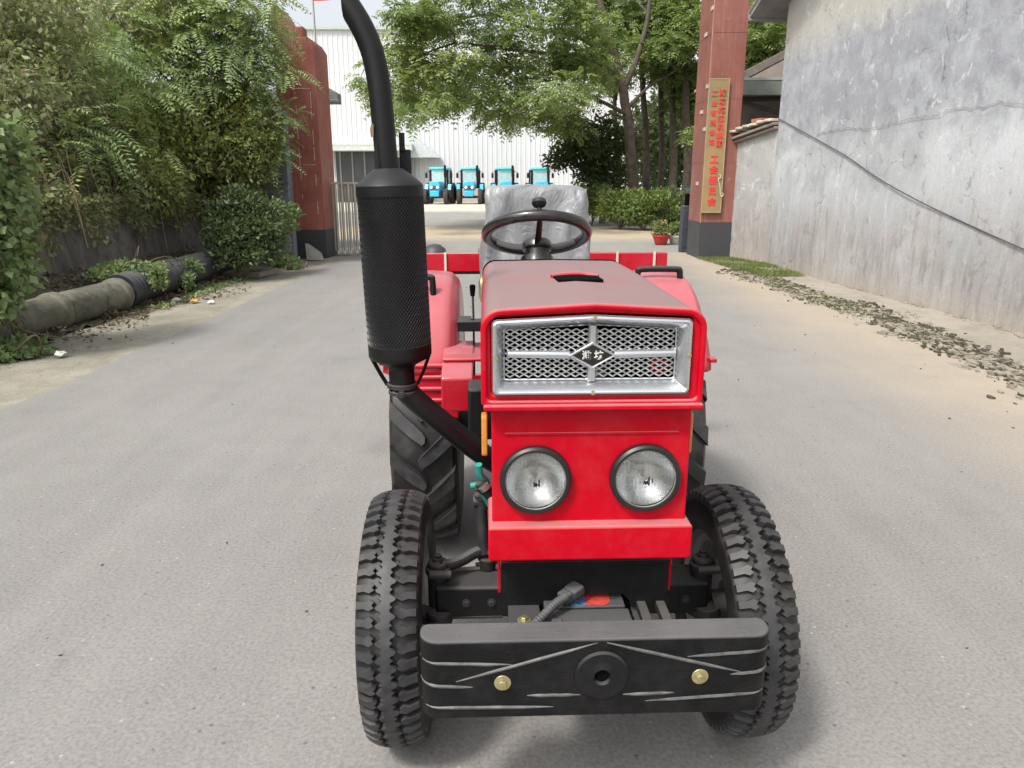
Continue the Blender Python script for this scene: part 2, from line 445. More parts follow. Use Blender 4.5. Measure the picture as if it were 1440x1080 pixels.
tf = tyre(RF, .15, .0165, carcF, [(lug(1, side_l), 0), (lug(-1, side_l), .5)], 52, .07)
# the central rib runs unbroken round the tyre with toothed edges
zz = [.0235, .0265, .0200, .0120, .0110, .0180, .0120, .0130]; m_ = 52*8; vs = []; fs = []
for i in range(m_):
    a = 2*PI*i/m_
    hL, hR = zz[(i+4) % 8], zz[i % 8]
    for s_, d_ in ((-hL-.001, .012), (-hL, .0016), (-hL+.0015, .0), (0, -.0004), (hR-.0015, .0), (hR, .0016), (hR+.001, .012)):
        r_ = RF-.0128*(abs(s_)/.07)**2.2-d_; vs.append((s_, r_*math.cos(a), r_*math.sin(a)))
for i in range(m_):
    j = (i+1) % m_
    for q in range(6): fs.append((i*7+q, j*7+q, j*7+q+1, i*7+q+1))
tf_rib = MB().add(vs, fs)
def wheel(name, tmb, rimprof, rimmat, hub, bolts, br):
    w = empty(name, parent=T)
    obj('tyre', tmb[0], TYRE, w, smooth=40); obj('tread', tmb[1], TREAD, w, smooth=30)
    MX = Matrix.Rotation(R(90), 4, 'Y')
    m = MB(); m.lathe(rimprof, 64, MX, closed=False)
    obj('rim', m, rimmat, w, solid=.005)
    m = MB(); m.lathe(hub, 28, MX)
    for k in range(bolts):
        a = 2*PI*k/bolts; m.hexbolt((hub[1][1]*.35, br*math.cos(a), br*math.sin(a)), (1, 0, 0), .010, .012, .014)
    obj('hub', m, DARKM, w)
    return w
rimF = [(.222, -.060), (.214, -.062), (.208, -.050), (.206, -.044), (.186, -.034), (.182, .0), (.186, .034), (.206, .044), (.208, .050), (.214, .062), (.222, .060)]
rimF2 = [(.184, .015), (.165, .030), (.13, .034), (.105, .022), (.07, .016), (.035, .016)]
hubF = [(.0001, .055), (.03, .055), (.036, .04), (.036, .018), (.07, .014), (.07, -.005), (.045, -.012), (.045, -.05), (.0001, -.052)]
for s in (1, -1):
    w = wheel('front_wheel', tf, rimF, RIM, hubF, 5, .055) if s > 0 else copy_tree(bpy.data.objects['front_wheel'], T)
    if s > 0:
        m = MB(); m.lathe(rimF2, 64, Matrix.Rotation(R(90), 4, 'Y')); obj('wheel_disc', m, RIM, w, solid=.006)
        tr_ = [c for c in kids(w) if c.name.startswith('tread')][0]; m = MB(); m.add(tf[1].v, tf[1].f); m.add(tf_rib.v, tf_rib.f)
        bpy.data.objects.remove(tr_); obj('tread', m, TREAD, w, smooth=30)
        w.location = (.445, 0, RF+.004); w.rotation_euler = (R(11), R(-1), R(1.0))
    else:
        w.location = (-.483, 0, RF); w.rotation_euler = (R(33), R(1), R(180))
        w.name = 'front_wheel.001'
RR_ = .50
carcR = [(.262, -.085), (.28, -.115), (.34, -.132), (.40, -.132), (.44, -.125), (.462, -.112), (.470, -.06), (.473, 0), (.470, .06), (.462, .112), (.44, .125), (.40, .132), (.34, .132), (.28, .115), (.262, .085)]
# long curved bar lugs
bar = [(.03, -.002), (.10, -.014), (.22, -.015), (.32, -.004), (.50, .030), (.72, .070), (1.02, .1215), (.62, .1225), (.42, .085), (.20, .040)]
tr = tyre(RR_, .12, .026, carcR, [(lug(1, bar), 0), (lug(-1, bar), .5)], 17, .12)
rimR = [(.275, -.09), (.262, -.092), (.256, -.08), (.252, -.06), (.225, -.05), (.22, .0), (.225, .05), (.252, .06), (.256, .08), (.262, .092), (.275, .09)]
hubR = [(.0001, .10), (.04, .10), (.05, .05), (.11, .045), (.11, .0), (.06, -.02), (.06, -.16), (.0001, -.16)]
wr = wheel('rear_wheel', tr, rimR, RIML, hubR, 6, .085)
m = MB(); m.lathe([(.222, -.01), (.20, .02), (.17, .035), (.13, .02), (.06, .018)], 64, Matrix.Rotation(R(90), 4, 'Y')); obj('wheel_disc', m, RIML, wr, solid=.006)
wr.location = (.480, 1.25, RR_); wr.rotation_euler = (R(4), 0, 0)
w2 = copy_tree(wr, T); w2.location = (-.483, 1.25, RR_); w2.rotation_euler = (R(7), 0, PI)

# --- lower front body
b = MB()
hole = []
def disc_panel(mb, x0, x1, z0, z1, holes, r, y, y2):
    """flat panel with round openings: strips of quads between a square cell and each circle"""
    xs = [x0] + [(h[0]) for h in holes] + [x1]
    n = 40
    cells = [(x0, (holes[0][0]+holes[1][0])/2, holes[0]), ((holes[0][0]+holes[1][0])/2, x1, holes[1])]
    for cx0, cx1, (hx, hz) in cells:
        cir = [(hx+r*math.cos(2*PI*i/n), hz+r*math.sin(2*PI*i/n)) for i in range(n)]
        sq = []
        for i in range(n):
            c_, s_ = math.cos(2*PI*i/n), math.sin(2*PI*i/n)
            tx = ((cx1-hx) if c_ > 0 else (hx-cx0))/max(abs(c_), 1e-6); tz = ((z1-hz) if s_ > 0 else (hz-z0))/max(abs(s_), 1e-6)
            t = min(tx, tz); sq.append((hx+c_*t, hz+s_*t))
        # exact corners
        for (qx, qz) in ((cx0, z0), (cx1, z0), (cx1, z1), (cx0, z1)):
            k = min(range(n), key=lambda i: (sq[i][0]-qx)**2+(sq[i][1]-qz)**2); sq[k] = (qx, qz)
        vs = [(p[0], y, p[1]) for p in cir]+[(p[0], y, p[1]) for p in sq]+[(p[0], y2, p[1]) for p in cir]
        fs = [(i, (i+1) % n, n+(i+1) % n, n+i) for i in range(n)]+[(i, 2*n+i, 2*n+(i+1) % n, (i+1) % n) for i in range(n)]
        mb.add(vs, fs)
disc_panel(b, -.222, .230, .735, 1.036, [(-.126, .848), (.132, .850)], .076, -.250, -.21)
for x0, x1 in ((-.2265, -.2225), (.2305, .2345)): b.prism(rrect(-.2435, .06, .735, 1.036, .006), x0, x1, 'x')
body = P('front_panel', b, RED)
b = MB(); b.tube([(-.222, -.244, .735), (-.222, -.244, 1.036)], .0062, 12); b.tube([(.230, -.244, .735), (.230, -.244, 1.036)], .0062, 12)
b.prism(rrect(-.198, .208, .957, .963, .0028, 3), -.2535, -.248)
b.prism(rrect(-.200, .210, 1.016, 1.021, .0022, 3), -.2520, -.248)
b.tube([(-.202, -.2485, .962), (-.204, -.2485, 1.02)], .0022, 8); b.tube([(.212, -.2485, .962), (.213, -.2485, 1.02)], .0022, 8)
P('pressed_ridge', b, RED, body, bevel=.001)
b = MB(); b.box(-.219, .227, -.20, .05, .70, 1.03); P('radiator', b, INNERB)
b = MB(); b.prism(rrect(-.238, .246, .652, .740, .010, 5), -.285, -.10); 
P('lower_skirt', b, RED, bevel=.006, seg=3)
for x, z in ((-.126, .848), (.132, .850)):
    M_ = Matrix.Translation((x, -.25, z)) @ Matrix.Rotation(R(90), 4, 'X')
    b = MB(); b.lathe([(.072, -.01), (.083, -.01), (.0845, .004), (.0835, .016), (.078, .021), (.0725, .021), (.0705, .015), (.0705, -.004)], 56, M_, closed=True)
    h = P('headlight', b, surf('headlight_surround', (.012, .012, .012), .42, bs=.1, bscale=60), label=None)
    b = MB(); b.lathe([(.0001, -.040), (.012, -.0390), (.024, -.036), (.036, -.030), (.048, -.0215), (.060, -.010), (.0705, .004)], 56, M_); obj('reflector', b, REFL, h)
    b = MB(); b.lathe([(.0001, -.040), (.0065, -.040), (.0065, -.030), (.0045, -.028), (.0055, -.020), (.004, -.015), (.0001, -.014)], 20, M_); obj('bulb', b, STEEL, h)
    b = MB(); b.lathe([(.0001, .024), (.02, .0235), (.04, .0215), (.058, .0175), (.069, .0125), (.0705, .009)], 56, M_)
    obj('lens', b, LENS, h, solid=.0022)
    b = MB(); b.lathe([(.0705, .012), (.0722, .014), (.0715, .0165), (.0695, .0155)], 56, M_, closed=True); obj('rim_trim', b, STEEL, h)
for s in (-1, 1):
    x = -.2445 if s < 0 else .2415
    b = MB(); b.prism(rrect(-.222, -.185, .893, .996, .010, 4), x-.007, x+.007, 'x'); P('indicator', b, AMBER, bevel=.003)

# --- hood shell and front frame
def hood_outline(dx, dz, r, peak): return rrect(-.248+dx, .246-dx, 1.037+dz, 1.252-dz, [.012, r, r, .012], 8, peak)
b = MB(); b.ring(hood_outline(0, 0, .045, .012), hood_outline(.004, .004, .042, .012), -.268, -.10)
b.ring(hood_outline(0, 0, .045, .012), hood_outline(.004, .004, .042, .012), -.10, .78)
hoodm = MB()
n_ = len(hood_outline(0, 0, .045, .012)); vs = []; fs = []
ys = [-.268, -.262, -.25, -.1, .1, .3, .5, .68, .76, .78]
for y in ys:
    pk = .012 if y < 0 else .012*(1-y/.8)+.003
    dx = .003 if y == -.268 else (0.0 if y < .7 else (.001 if y < .78 else .004))
    for p in hood_outline(dx, dx, .045, pk): vs.append((p[0], y, p[1]+.004*math.sin(PI*max(0, y)/.78)))
for i in range(len(ys)-1):
    for j in range(n_):
        j2 = (j+1) % n_; fs.append((i*n_+j, i*n_+j2, (i+1)*n_+j2, (i+1)*n_+j))
hoodm.add(vs, fs)
hood = P('hood', hoodm, HOODM, solid=.004, smooth=50)
b = MB(); b.ring(hood_outline(.0005, .0005, .045, .012), rrect(-.228, .219, 1.058, 1.235, .012, 8, .010), -.272, -.250)
P('hood_front_frame', b, RED, hood, bevel=.004, seg=3)
b = MB(); b.ring(hood_outline(-.003, -.003, .046, .012), hood_outline(.010, .010, .04, .012), -.281, -.268)
P('hood_lip', b, RED, hood, bevel=.005, seg=3)
b = MB(); b.prism(rrect(-.246, .250, 1.026, 1.040, .005, 3), -.292, -.262); P('hood_lower_lip', b, RED, hood, bevel=.004, seg=3)
b = MB(); b.prism(hood_outline(.006, .006, .04, .004), .772, .779); P('bulkhead', b, BLACK, hood)
b = MB(); b.ring(hood_outline(-.003, -.003, .046, .003), hood_outline(.004, .004, .042, .003), .779, .787); P('hood_seal', b, INNERB, hood)
# air slot in the top of the hood
b = MB(); b.prism([(-.047, .085), (.073, .085), (.068, .185), (.014, .196), (-.052, .185)], 1.2642, 1.2722, 'z'); P('air_slot', b, INNERB, hood)
b = MB(); b.tube(smooth_path([(-.056, .178, 1.269), (-.03, .193, 1.272), (.014, .199, 1.274), (.045, .195, 1.272), (.073, .180, 1.269)], 6), .0065, 8); P('slot_lip', b, RED, hood)
b = MB(); b.lathe([(.0001, .012), (.012, .012), (.020, .006), (.022, 0), (.0001, -.002)], 20, Matrix.Translation((-.249, .50, 1.19)) @ Matrix.Rotation(R(-90), 4, 'Y') @ Matrix.Diagonal((2.0, 1, 1, 1))); P('hood_latch', b, ZINC)

# --- grille
def gr(d, pk=.010): return rrect(-.227+d, .218-d, 1.060+d, 1.232-d, max(.004, .012-d*.3), 6, pk)
gm = MB()
stages = [(0, -.276), (.003, -.283), (.007, -.285), (.011, -.282), (.027, -.246), (.030, -.244)]
n_ = len(gr(0)); vs = []; fs = []
for d, y in stages:
    for p in gr(d): vs.append((p[0], y, p[1]))
for i in range(len(stages)-1):
    for j in range(n_):
        j2 = (j+1) % n_; fs.append((i*n_+j, i*n_+j2, (i+1)*n_+j2, (i+1)*n_+j))
gm.add(vs, fs)
grille = P('grille', gm, CHROME, smooth=30)
# expanded metal mesh: real strands
gx0, gx1, gz0, gz1 = -.196, .186, 1.0945, 1.205
b = MB(); cw, ch = (gx1-gx0)/18, (gz1-gz0)/9
nx = 18; nz = 9
for i in range(nx*1):
    for j in range(nz):
        cx = gx0+cw*(i+.5); cz = gz0+ch*(j+.5)
        if cx > gx1: continue
        for sx in (-1, 1):
            for sz in (-1, 1):
                p0 = Vector((cx+sx*cw*.5, -.2455, cz)); p1 = Vector((cx, -.2490, cz+sz*ch*.5))
                d = (p1-p0); nrm = Vector((-d.z, 0, d.x)).normalized()*.00145
                t_ = Vector((0, .0022, 0))
                b.add([p0-nrm, p0+nrm, p1+nrm, p1-nrm, p0-nrm+t_, p0+nrm+t_, p1+nrm+t_, p1-nrm+t_],
                      [(0, 1, 2, 3), (4, 7, 6, 5), (0, 4, 5, 1), (2, 6, 7, 3), (1, 5, 6, 2), (0, 3, 7, 4)])
P('mesh_screen', b, WIRE, grille, smooth=0)
b = MB()
gc = (-.001, 1.147)
for s in (-1, 1):
    pts = [(gc[0]+s*.050, -.250, gc[1]), (gc[0]+s*.10, -.250, gc[1]+.001), (gc[0]+s*.190, -.248, gc[1]+.002)]
    b.tube(pts, [.0105, .0105, .0095], 14, flat=.9)
    b.tube([(gc[0]+s*.188, -.249, gc[1]-.009), (gc[0]+s*.188, -.249, gc[1]+.013)], .004, 8)
b.tube([(gc[0], -.250, 1.086), (gc[0], -.250, 1.214)], .0100, 14)
P('cross_bar', b, CHROME, grille, bevel=.002)
dm = lambda w, h: [(gc[0]-w, gc[1]), (gc[0], gc[1]-h), (gc[0]+w, gc[1]), (gc[0], gc[1]+h)]
b = MB(); b.prism(dm(.054, .0305), -.262, -.248); b.ring(dm(.054, .0305), dm(.048, .0268), -.2640, -.262)
badge = P('badge', b, CHROME, grille, bevel=.0012)
b = MB(); b.prism(dm(.0445, .0245), -.2632, -.2622); P('badge_plate', b, surf('badge_black', (.012, .011, .010), .35), badge)
tb = text_mb('潍 坊', .0215, .0005, .0005)
b = MB(); b.add(tb.v, tb.f, Matrix.Translation((gc[0], -.2638, gc[1]-.0005)) @ Matrix.Rotation(R(90), 4, 'X') @ Matrix.Diagonal((.98, 1, 1, 1)))
P('lettering', b, surf('badge_letter', (.62, .62, .60), .4), badge, smooth=0)
for x, z in ((gc[0], 1.236), (gc[0], 1.066), (-.219, 1.147), (.211, 1.150)): P('grille_screw', MB().hexbolt((x, -.283, z), (0, -1, 0), .0036, .003, .0055, .0012), ZINC, grille)
b = MB(); b.box(-.235, .235, -.17, -.16, 1.04, 1.235); P('radiator_core', b, INNERB, hood)
b = MB(); b.cyl((.165, -.20, 1.105), (.165, -.175, 1.105), .022); P('filler_cap', b, RED, hood)
b = MB(); b.cyl((.02, -.19, 1.00), (.02, -.19, 1.10), .02); P('hose', b, surf('hose_olive', (.20, .20, .10), .5), hood)

# --- exhaust: diagonal pipe, collar, muffler with its mesh guard, stack
mx, my = -.466, .05
b = MB(); pts = smooth_path([(-.12, .16, .70), (-.20, .13, .735), (-.27, .10, .795), (-.36, .07, .885), (-.425, .055, .950), (-.455, .052, .985), (-.463, .05, 1.02)], 6)
b.tube(pts, [.031]*len(pts), 24)
ex = P('exhaust_pipe', b, MUFF)
b = MB(); b.lathe([(.036, .992), (.041, .994), (.041, 1.004), (.036, 1.006)], 32, Matrix.Translation((-.463, .05, 0)), closed=True)
b.lathe([(.037, .975), (.0395, .977), (.0395, .984), (.037, .986)], 32, Matrix.Translation((-.461, .05, 0)), closed=True); b.hexbolt((-.461, .008, .984), (0, -1, 0), .007, .008, .011)
P('pipe_clamp', b, DARKM, ex)
lean = Matrix.Translation((-.463, .05, 1.0)) @ Matrix.Rotation(R(-1.4), 4, 'Y')
b = MB(); b.lathe([(.0001, .0), (.034, .0), (.034, .045), (.040, .055), (.078, .075), (.082, .082), (.0825, .088), (.0825, .112), (.078, .114), (.078, .484), (.083, .486), (.0835, .490), (.0835, .512), (.081, .516), (.060, .535), (.042, .548), (.036, .553), (.0001, .555)], 64, lean)
muf = P('muffler', b, MUFF, smooth=30)
b = MB(); nS = 60; r_ = .0815; zz0, zz1 = .112, .488; seg = 44; turns = .56
for sgn in (-1, 1):
    for k in range(nS):
        pts = []
        for i in range(seg+1):
            t = i/seg; a = 2*PI*(k/nS+sgn*turns*t); rr = r_+.0005*math.cos(i*PI+(0 if sgn > 0 else PI))
            pts.append(lean @ Vector((rr*math.cos(a), rr*math.sin(a), zz0+(zz1-zz0)*t)))
        b.tube(pts, .0010, 4, caps=False)
P('mesh_guard', b, MESHM, muf, smooth=0)
for s in (-1, 1): b = MB().tube([lean @ Vector((s*.078, -.01, .085)), lean @ Vector((s*.058, -.0, .035)), lean @ Vector((s*.040, 0, .0))], .006, 8, flat=.5); P('guard_strap', b, MUFF, muf)
b = MB()
cen = [(-.478, .052, 1.545), (-.482, .052, 1.60), (-.487, .052, 1.70), (-.493, .053, 1.765), (-.505, .054, 1.825), (-.527, .055, 1.878), (-.556, .056, 1.925), (-.580, .057, 1.962)]
pts = smooth_path(cen, 6)
# the mouth is cut upright: shear the last ring points
mb2 = MB(); mb2.tube(pts, [.0262]*len(pts), 28, caps=False)
xcut = -.5665
vv = []
for v in mb2.v:
    v = Vector(v)
    if v.x < xcut and v.z > 1.85: v.x = xcut
    vv.append(v)
b.add(vv, mb2.f)
stack = P('exhaust_stack', b, MUFF, muf, smooth=60, solid=.003)
b = MB(); b.prism([(-.545, .0), (-.536, .0), (-.533, .03), (-.534, .085), (-.539, .09), (-.545, .03)], .03, .036); b.v = [(x+.038, y, z+1.548) for x, y, z in b.v]; P('stack_fin', b, MUFF, muf)
b = MB()
b.box(-.452, -.438, .085, .092, 1.52, 1.64); b.box(-.440, -.424, .088, .096, 1.52, 1.60); b.hexbolt((-.444, .085, 1.60), (0, -1, 0), .006, .006, .008)
P('stack_bracket', b, MUFF, muf, bevel=.001)
b = MB(); b.prism([(0, 0), (.007, .003), (.008, .03), (.004, .034), (-.001, .02)], 0, .0008)
b.v = [(x-.513, y+.0265, z+1.625) for x, y, z in b.v]
P('paint_chip', b, surf('bare_brown', (.20, .13, .09), .6), muf)

# --- engine, gearbox, rear axle, hoses
b = MB(); b.box(-.13, .13, .06, .60, .46, 1.0); b.box(-.165, -.13, .10, .52, .78, .95); b.box(.13, .17, .10, .5, .6, .9)
b.lathe([(.0001, 0), (.09, 0), (.09, .05), (.0001, .05)], 28, Matrix.Translation((0, .02, .7)) @ Matrix.Rotation(R(90), 4, 'X'))
P('engine', b, DARKM, bevel=.012)
b = MB(); b.prism([(.58, .40), (.58, .70), (.8, .66), (1.10, .72), (1.40, .72), (1.42, .38), (1.1, .34), (.8, .40)], -.12, .12, 'x')
b.cyl((-.42, 1.25, .5), (.42, 1.25, .5), .075, n=28)
P('gearbox', b, DARKM, bevel=.015)
b = MB(); b.box(-.30, -.24, .43, .56, .70, .88); b.box(-.25, .25, .66, .76, .86, .96); P('air_cleaner', b, BLACK, bevel=.01)
b = MB(); b.tube(smooth_path([(-.262, -.03, .80), (-.258, -.02, .765), (-.244, 0, .74), (-.238, .02, .70)], 5), .010, 10); b.cyl((-.285, .03, .715), (-.245, .03, .718), .009); b.cyl((-.250, .02, .70), (-.232, .03, .66), .011)
P('coolant_hose', b, TEAL)
b = MB(); b.cyl((-.262, -.02, .745), (-.232, -.02, .705), .014); b.cyl((-.262, .02, .72), (-.225, .02, .69), .017); P('hose_coupling', b, DARKM)
b = MB(); b.cyl((-.250, -.035, .742), (-.243, -.035, .732), .0155); P('hose_clip', b, STEEL)

# --- fenders
def fender(s, xi, xo):
    prof = [(.80, .835), (.801, .848), (.805, .865), (.822, .896), (.87, .955), (.94, 1.02), (1.03, 1.085), (1.13, 1.130), (1.25, 1.150), (1.38, 1.148), (1.50, 1.12), (1.62, 1.06), (1.72, .98), (1.80, .88), (1.84, .76)]
    sp = [Vector((0, *p)) for p in prof]
    nrm = []
    for i in range(len(sp)):
        t = sp[min(i+1, len(sp)-1)]-sp[max(i-1, 0)]; t.normalize(); nrm.append(Vector((0, -t.z, t.y)))
    cs = [(xo+.012, .040), (xo+.010, .037), (xo, .030), (xo-.004, .014), (xo-.016, .003), (xo-.035, 0), ((xi+xo)/2, -.004), (xi+.062, 0), (xi+.040, .005), (xi+.028, .014), (xi+.024, .020), (xi+.014, .028), (xi+.006, .045), (xi, .075)]
    c0 = Vector((0, 1.25, .42)); vs = []
    for i, p in enumerate(sp):
        for (x, d) in cs: 
            q = p - nrm[i]*d; vs.append((s*x, q.y, q.z))
        q = p+(c0-p)*.42; vs.append((s*(xi-.003), q.y, q.z))
    k = len(cs)+1; fs = [(i*k+j, i*k+j+1, (i+1)*k+j+1, (i+1)*k+j) for i in range(len(sp)-1) for j in range(k-1)]
    m = MB(); m.add(vs, fs)
    f = P('fender', m, REDF, solid=.003, smooth=28)
    m = MB()
    m.prism([(s*(xi+.004), .665), (s*(xi+.150), .705), (s*(xi+.165), .85), (s*(xi+.004), .85)], .799, .803)
    m.box(min(s*xi, s*(xi+.005)), max(s*xi, s*(xi+.005)), .80, 1.0, .665, .85)
    obj('front_apron', m, REDF, f, bevel=.002); m = MB()
    for z, a in ((.868, 0), (.824, 0), (.780, 0), (.736, 0)):
        x0, x1 = s*(xi+.035), s*(xi+(.20 if z > .86 else .14))
        m.tube([(x0, .797, z), (x1, .797, z)], .0085, 10)
    obj('louvre', m, REDF, f)
    m = MB()
    if s > 0: pts = [(.385, 1.18, 1.13), (.388, 1.18, 1.165), (.405, 1.18, 1.176), (.54, 1.18, 1.176), (.560, 1.18, 1.166), (.562, 1.18, 1.11)]
    else: pts = [(-.445, 1.05, 1.08), (-.447, 1.05, 1.150), (-.462, 1.05, 1.164), (-.58, 1.05, 1.164), (-.60, 1.05, 1.155), (-.602, 1.05, 1.09)]
    m.tube(smooth_path(pts, 4), .0125, 12); obj('grab_handle', m, BLACK, f)
    m = MB(); m.box(min(s*(xo-.004), s*(xo+.022)), max(s*(xo-.004), s*(xo+.022)), .80, .84, .870, .886); obj('fender_tab', m, REDF, f, bevel=.003)
    m = MB(); m.tube([(s*(xi-.005), .87, .82), (s*(xi-.004), .90, .80), (s*(xi-.006), .88, .775)], .006, 6); m.box(s*xi-.01, s*xi+.004, .86, .90, .76, .79); obj('rusty_clip', m, surf('rust', (.10, .04, .025), .8, var=.4, vs=60), f)
fender(-1, .345, .612); fender(1, .345, .600)
b = MB(); b.prism([(.60, .752), (.60, .868), (.612, .880), (.80, .925), (.98, .925), (.98, .91), (.80, .91), (.63, .865), (.63, .752)], -.395, -.285, 'x')
b.box(-.395, -.255, .70, .98, .905, .918)
P('footplate', b, REDF, bevel=.006, seg=3)
b = MB(); b.prism([(.60, .752), (.60, .868), (.612, .880), (.80, .925), (.98, .925), (.98, .91), (.80, .91), (.63, .865), (.63, .752)], .285, .395, 'x'); P('footplate', b, REDF, bevel=.006, seg=3)
b = MB(); b.box(-.345, -.22, .85, .885, .985, 1.022); b.box(-.345, -.295, .885, .98, .985, 1.022); b.box(-.295, .25, .96, .99, .985, 1.01); b.box(-.295, -.2, .885, .96, .985, .988)
P('lever_bracket', b, BLACK, bevel=.003)
b = MB(); b.tube([(-.286, .92, .80), (-.286, .92, 1.0), (-.288, .93, 1.115)], .0042, 8); lv = P('gear_lever', b, DARKM)
b = MB(); b.lathe([(.0001, -.022), (.008, -.022), (.0105, 0), (.0115, .016), (.008, .021), (.0001, .022)], 16, Matrix.Translation((-.2885, .93, 1.128))); obj('lever_knob', b, INNERB, lv)

# --- steering wheel, column
hub_c = Vector((-.040, 1.0, 1.318)); tilt = R(24)
MW = Matrix.Translation(Vector((-.043, 1.0, 1.331))) @ Matrix.Rotation(-tilt, 4, 'X')
b = MB(); n = 64; pts = [MW @ Vector((.190*math.cos(2*PI*i/n), .190*math.sin(2*PI*i/n), 0)) for i in range(n+1)]
b.tube(pts, .0205, 16, caps=False)
sw = P('steering_wheel', b, GRIP)
b = MB(); 
for a in (-90, 28, 152):
    d = Vector((math.cos(R(a)), math.sin(R(a)), 0)); b.tube([MW @ (d*.03+Vector((0, 0, -.05))), MW @ (d*.10+Vector((0, 0, -.035))), MW @ (d*.186)], [.020, .017, .013], 12, flat=.5)
obj('spoke', b, BLACK, sw)
b = MB(); b.lathe([(.0001, -.02), (.03, -.022), (.05, -.03), (.056, -.040), (.056, -.062), (.045, -.066), (.045, -.09), (.062, -.095), (.064, -.12), (.05, -.14), (.03, -.145), (.0001, -.146)], 32, MW); obj('wheel_hub', b, GRIP, sw)
b = MB(); b.lathe([(.0001, -.01), (.008, -.01), (.008, .018), (.022, .026), (.027, .036), (.024, .048), (.013, .055), (.0001, .056)], 24, MW @ Matrix.Translation((-.003, -.190, .008))); obj('spinner_knob', b, BLACK, sw)
b = MB(); b.cyl(MW @ Vector((0, 0, -.13)), Vector((-.03, .80, 1.0)), .028); b.box(-.20, .14, .80, .86, 1.0, 1.22)
P('steering_column', b, BLACK, bevel=.004)

# --- seat under plastic film
def seat_mesh(x0, x1, y0, y1, z0, z1, r, amp, seed):
    V = []; F = []; nu, nv = 96, 60
    for i in range(nv+1):
        t = i/nv
        for j in range(nu):
            a = 2*PI*j/nu; c, s = math.cos(a), math.sin(a)
            e = .35
            px = math.copysign(abs(c)**e, c); py = math.copysign(abs(s)**e, s)
            z = z0+(z1-z0)*t
            sh = 1 - .10*t**3; edge = 1.0
            if t > .93: edge = math.sqrt(max(0, 1-((t-.93)/.07)**2))*.5+.5 if t < 1 else .02
            x = (x0+x1)/2+px*(x1-x0)/2*sh*(1 if t < .93 else (.9+.1*edge) if t < 1 else .0)
            y = (y0+y1)/2+py*(y1-y0)/2*(1 if t < .93 else edge if t < 1 else 0)+.05*t
            nv_ = noise.noise(Vector((x*9, y*9, z*2.5+seed)))*amp+noise.noise(Vector((x*24, y*20, z*6+seed)))*amp*.45
            nv_ += abs(noise.noise(Vector((x*14+z*3, y*12, z*4+seed+7))))*-amp*.9
            if t < 1: x += px*nv_; y += py*nv_+.012*math.sin(x*38+3*math.sin(z*7))*(.4+.6*t); z += .9*nv_*(1 if t > .8 else 0)+(.010*math.sin(x*21) if t > .8 else 0)
            V.append((x, y, z))
    for i in range(nv):
        for j in range(nu): F.append((i*nu+j, i*nu+(j+1) % nu, (i+1)*nu+(j+1) % nu, (i+1)*nu+j))
    m = MB(); m.add(V, F); return m
seat = P('seat', seat_mesh(-.262, .232, 1.40, 1.54, .80, 1.512, .05, .022, 2), TARP, smooth=60)
P('seat_cushion', seat_mesh(-.25, .21, 1.12, 1.52, .78, .94, .05, .012, 5), TARP, smooth=60)
b = MB(); b.box(-.16, .12, 1.18, 1.46, .66, .80); P('seat_base', b, BLACK, bevel=.01)

# --- red cross rail behind the seat
b = MB(); b.box(-.70, .705, 2.0, 2.012, 1.076, 1.168); b.box(-.70, .705, 2.012, 2.06, 1.160, 1.168)
rail = P('rear_rail', b, REDF, bevel=.002)
b = MB(); b.box(-.70, .70, 2.004, 2.05, 1.062, 1.0755); P('rail_edge', b, BLACK, rail)
for x in (-.445, .442, .635):
    b = MB(); b.box(x-.0055, x+.0055, 1.988, 1.9985, 1.078, 1.176); P('rail_strip', b, CREAM, rail)
for x in (-.265, .27): P('rail_bolt', MB().hexbolt((x, 2.03, 1.168), (0, 0, 1), .012, .022, .014), STEEL, rail)
b = MB()
for s in (-.45, .45): b.box(s-.025, s+.025, 2.012, 2.06, .45, 1.06); b.box(s-.02, s+.02, 1.3, 2.06, .50, .55)
b.box(-.5, .5, 2.02, 2.06, .45, .52)
P('rail_post', b, REDF, rail, bevel=.004)
b = MB(); b.lathe([(.0001, .075), (.03, .07), (.055, .05), (.066, .02), (.068, 0), (.0001, 0)], 28, Matrix.Translation((-.505, 2.10, 1.135))); P('rear_lamp_cover', b, surf('dome_grey', (.05, .052, .055), .5, bs=.1), rail)
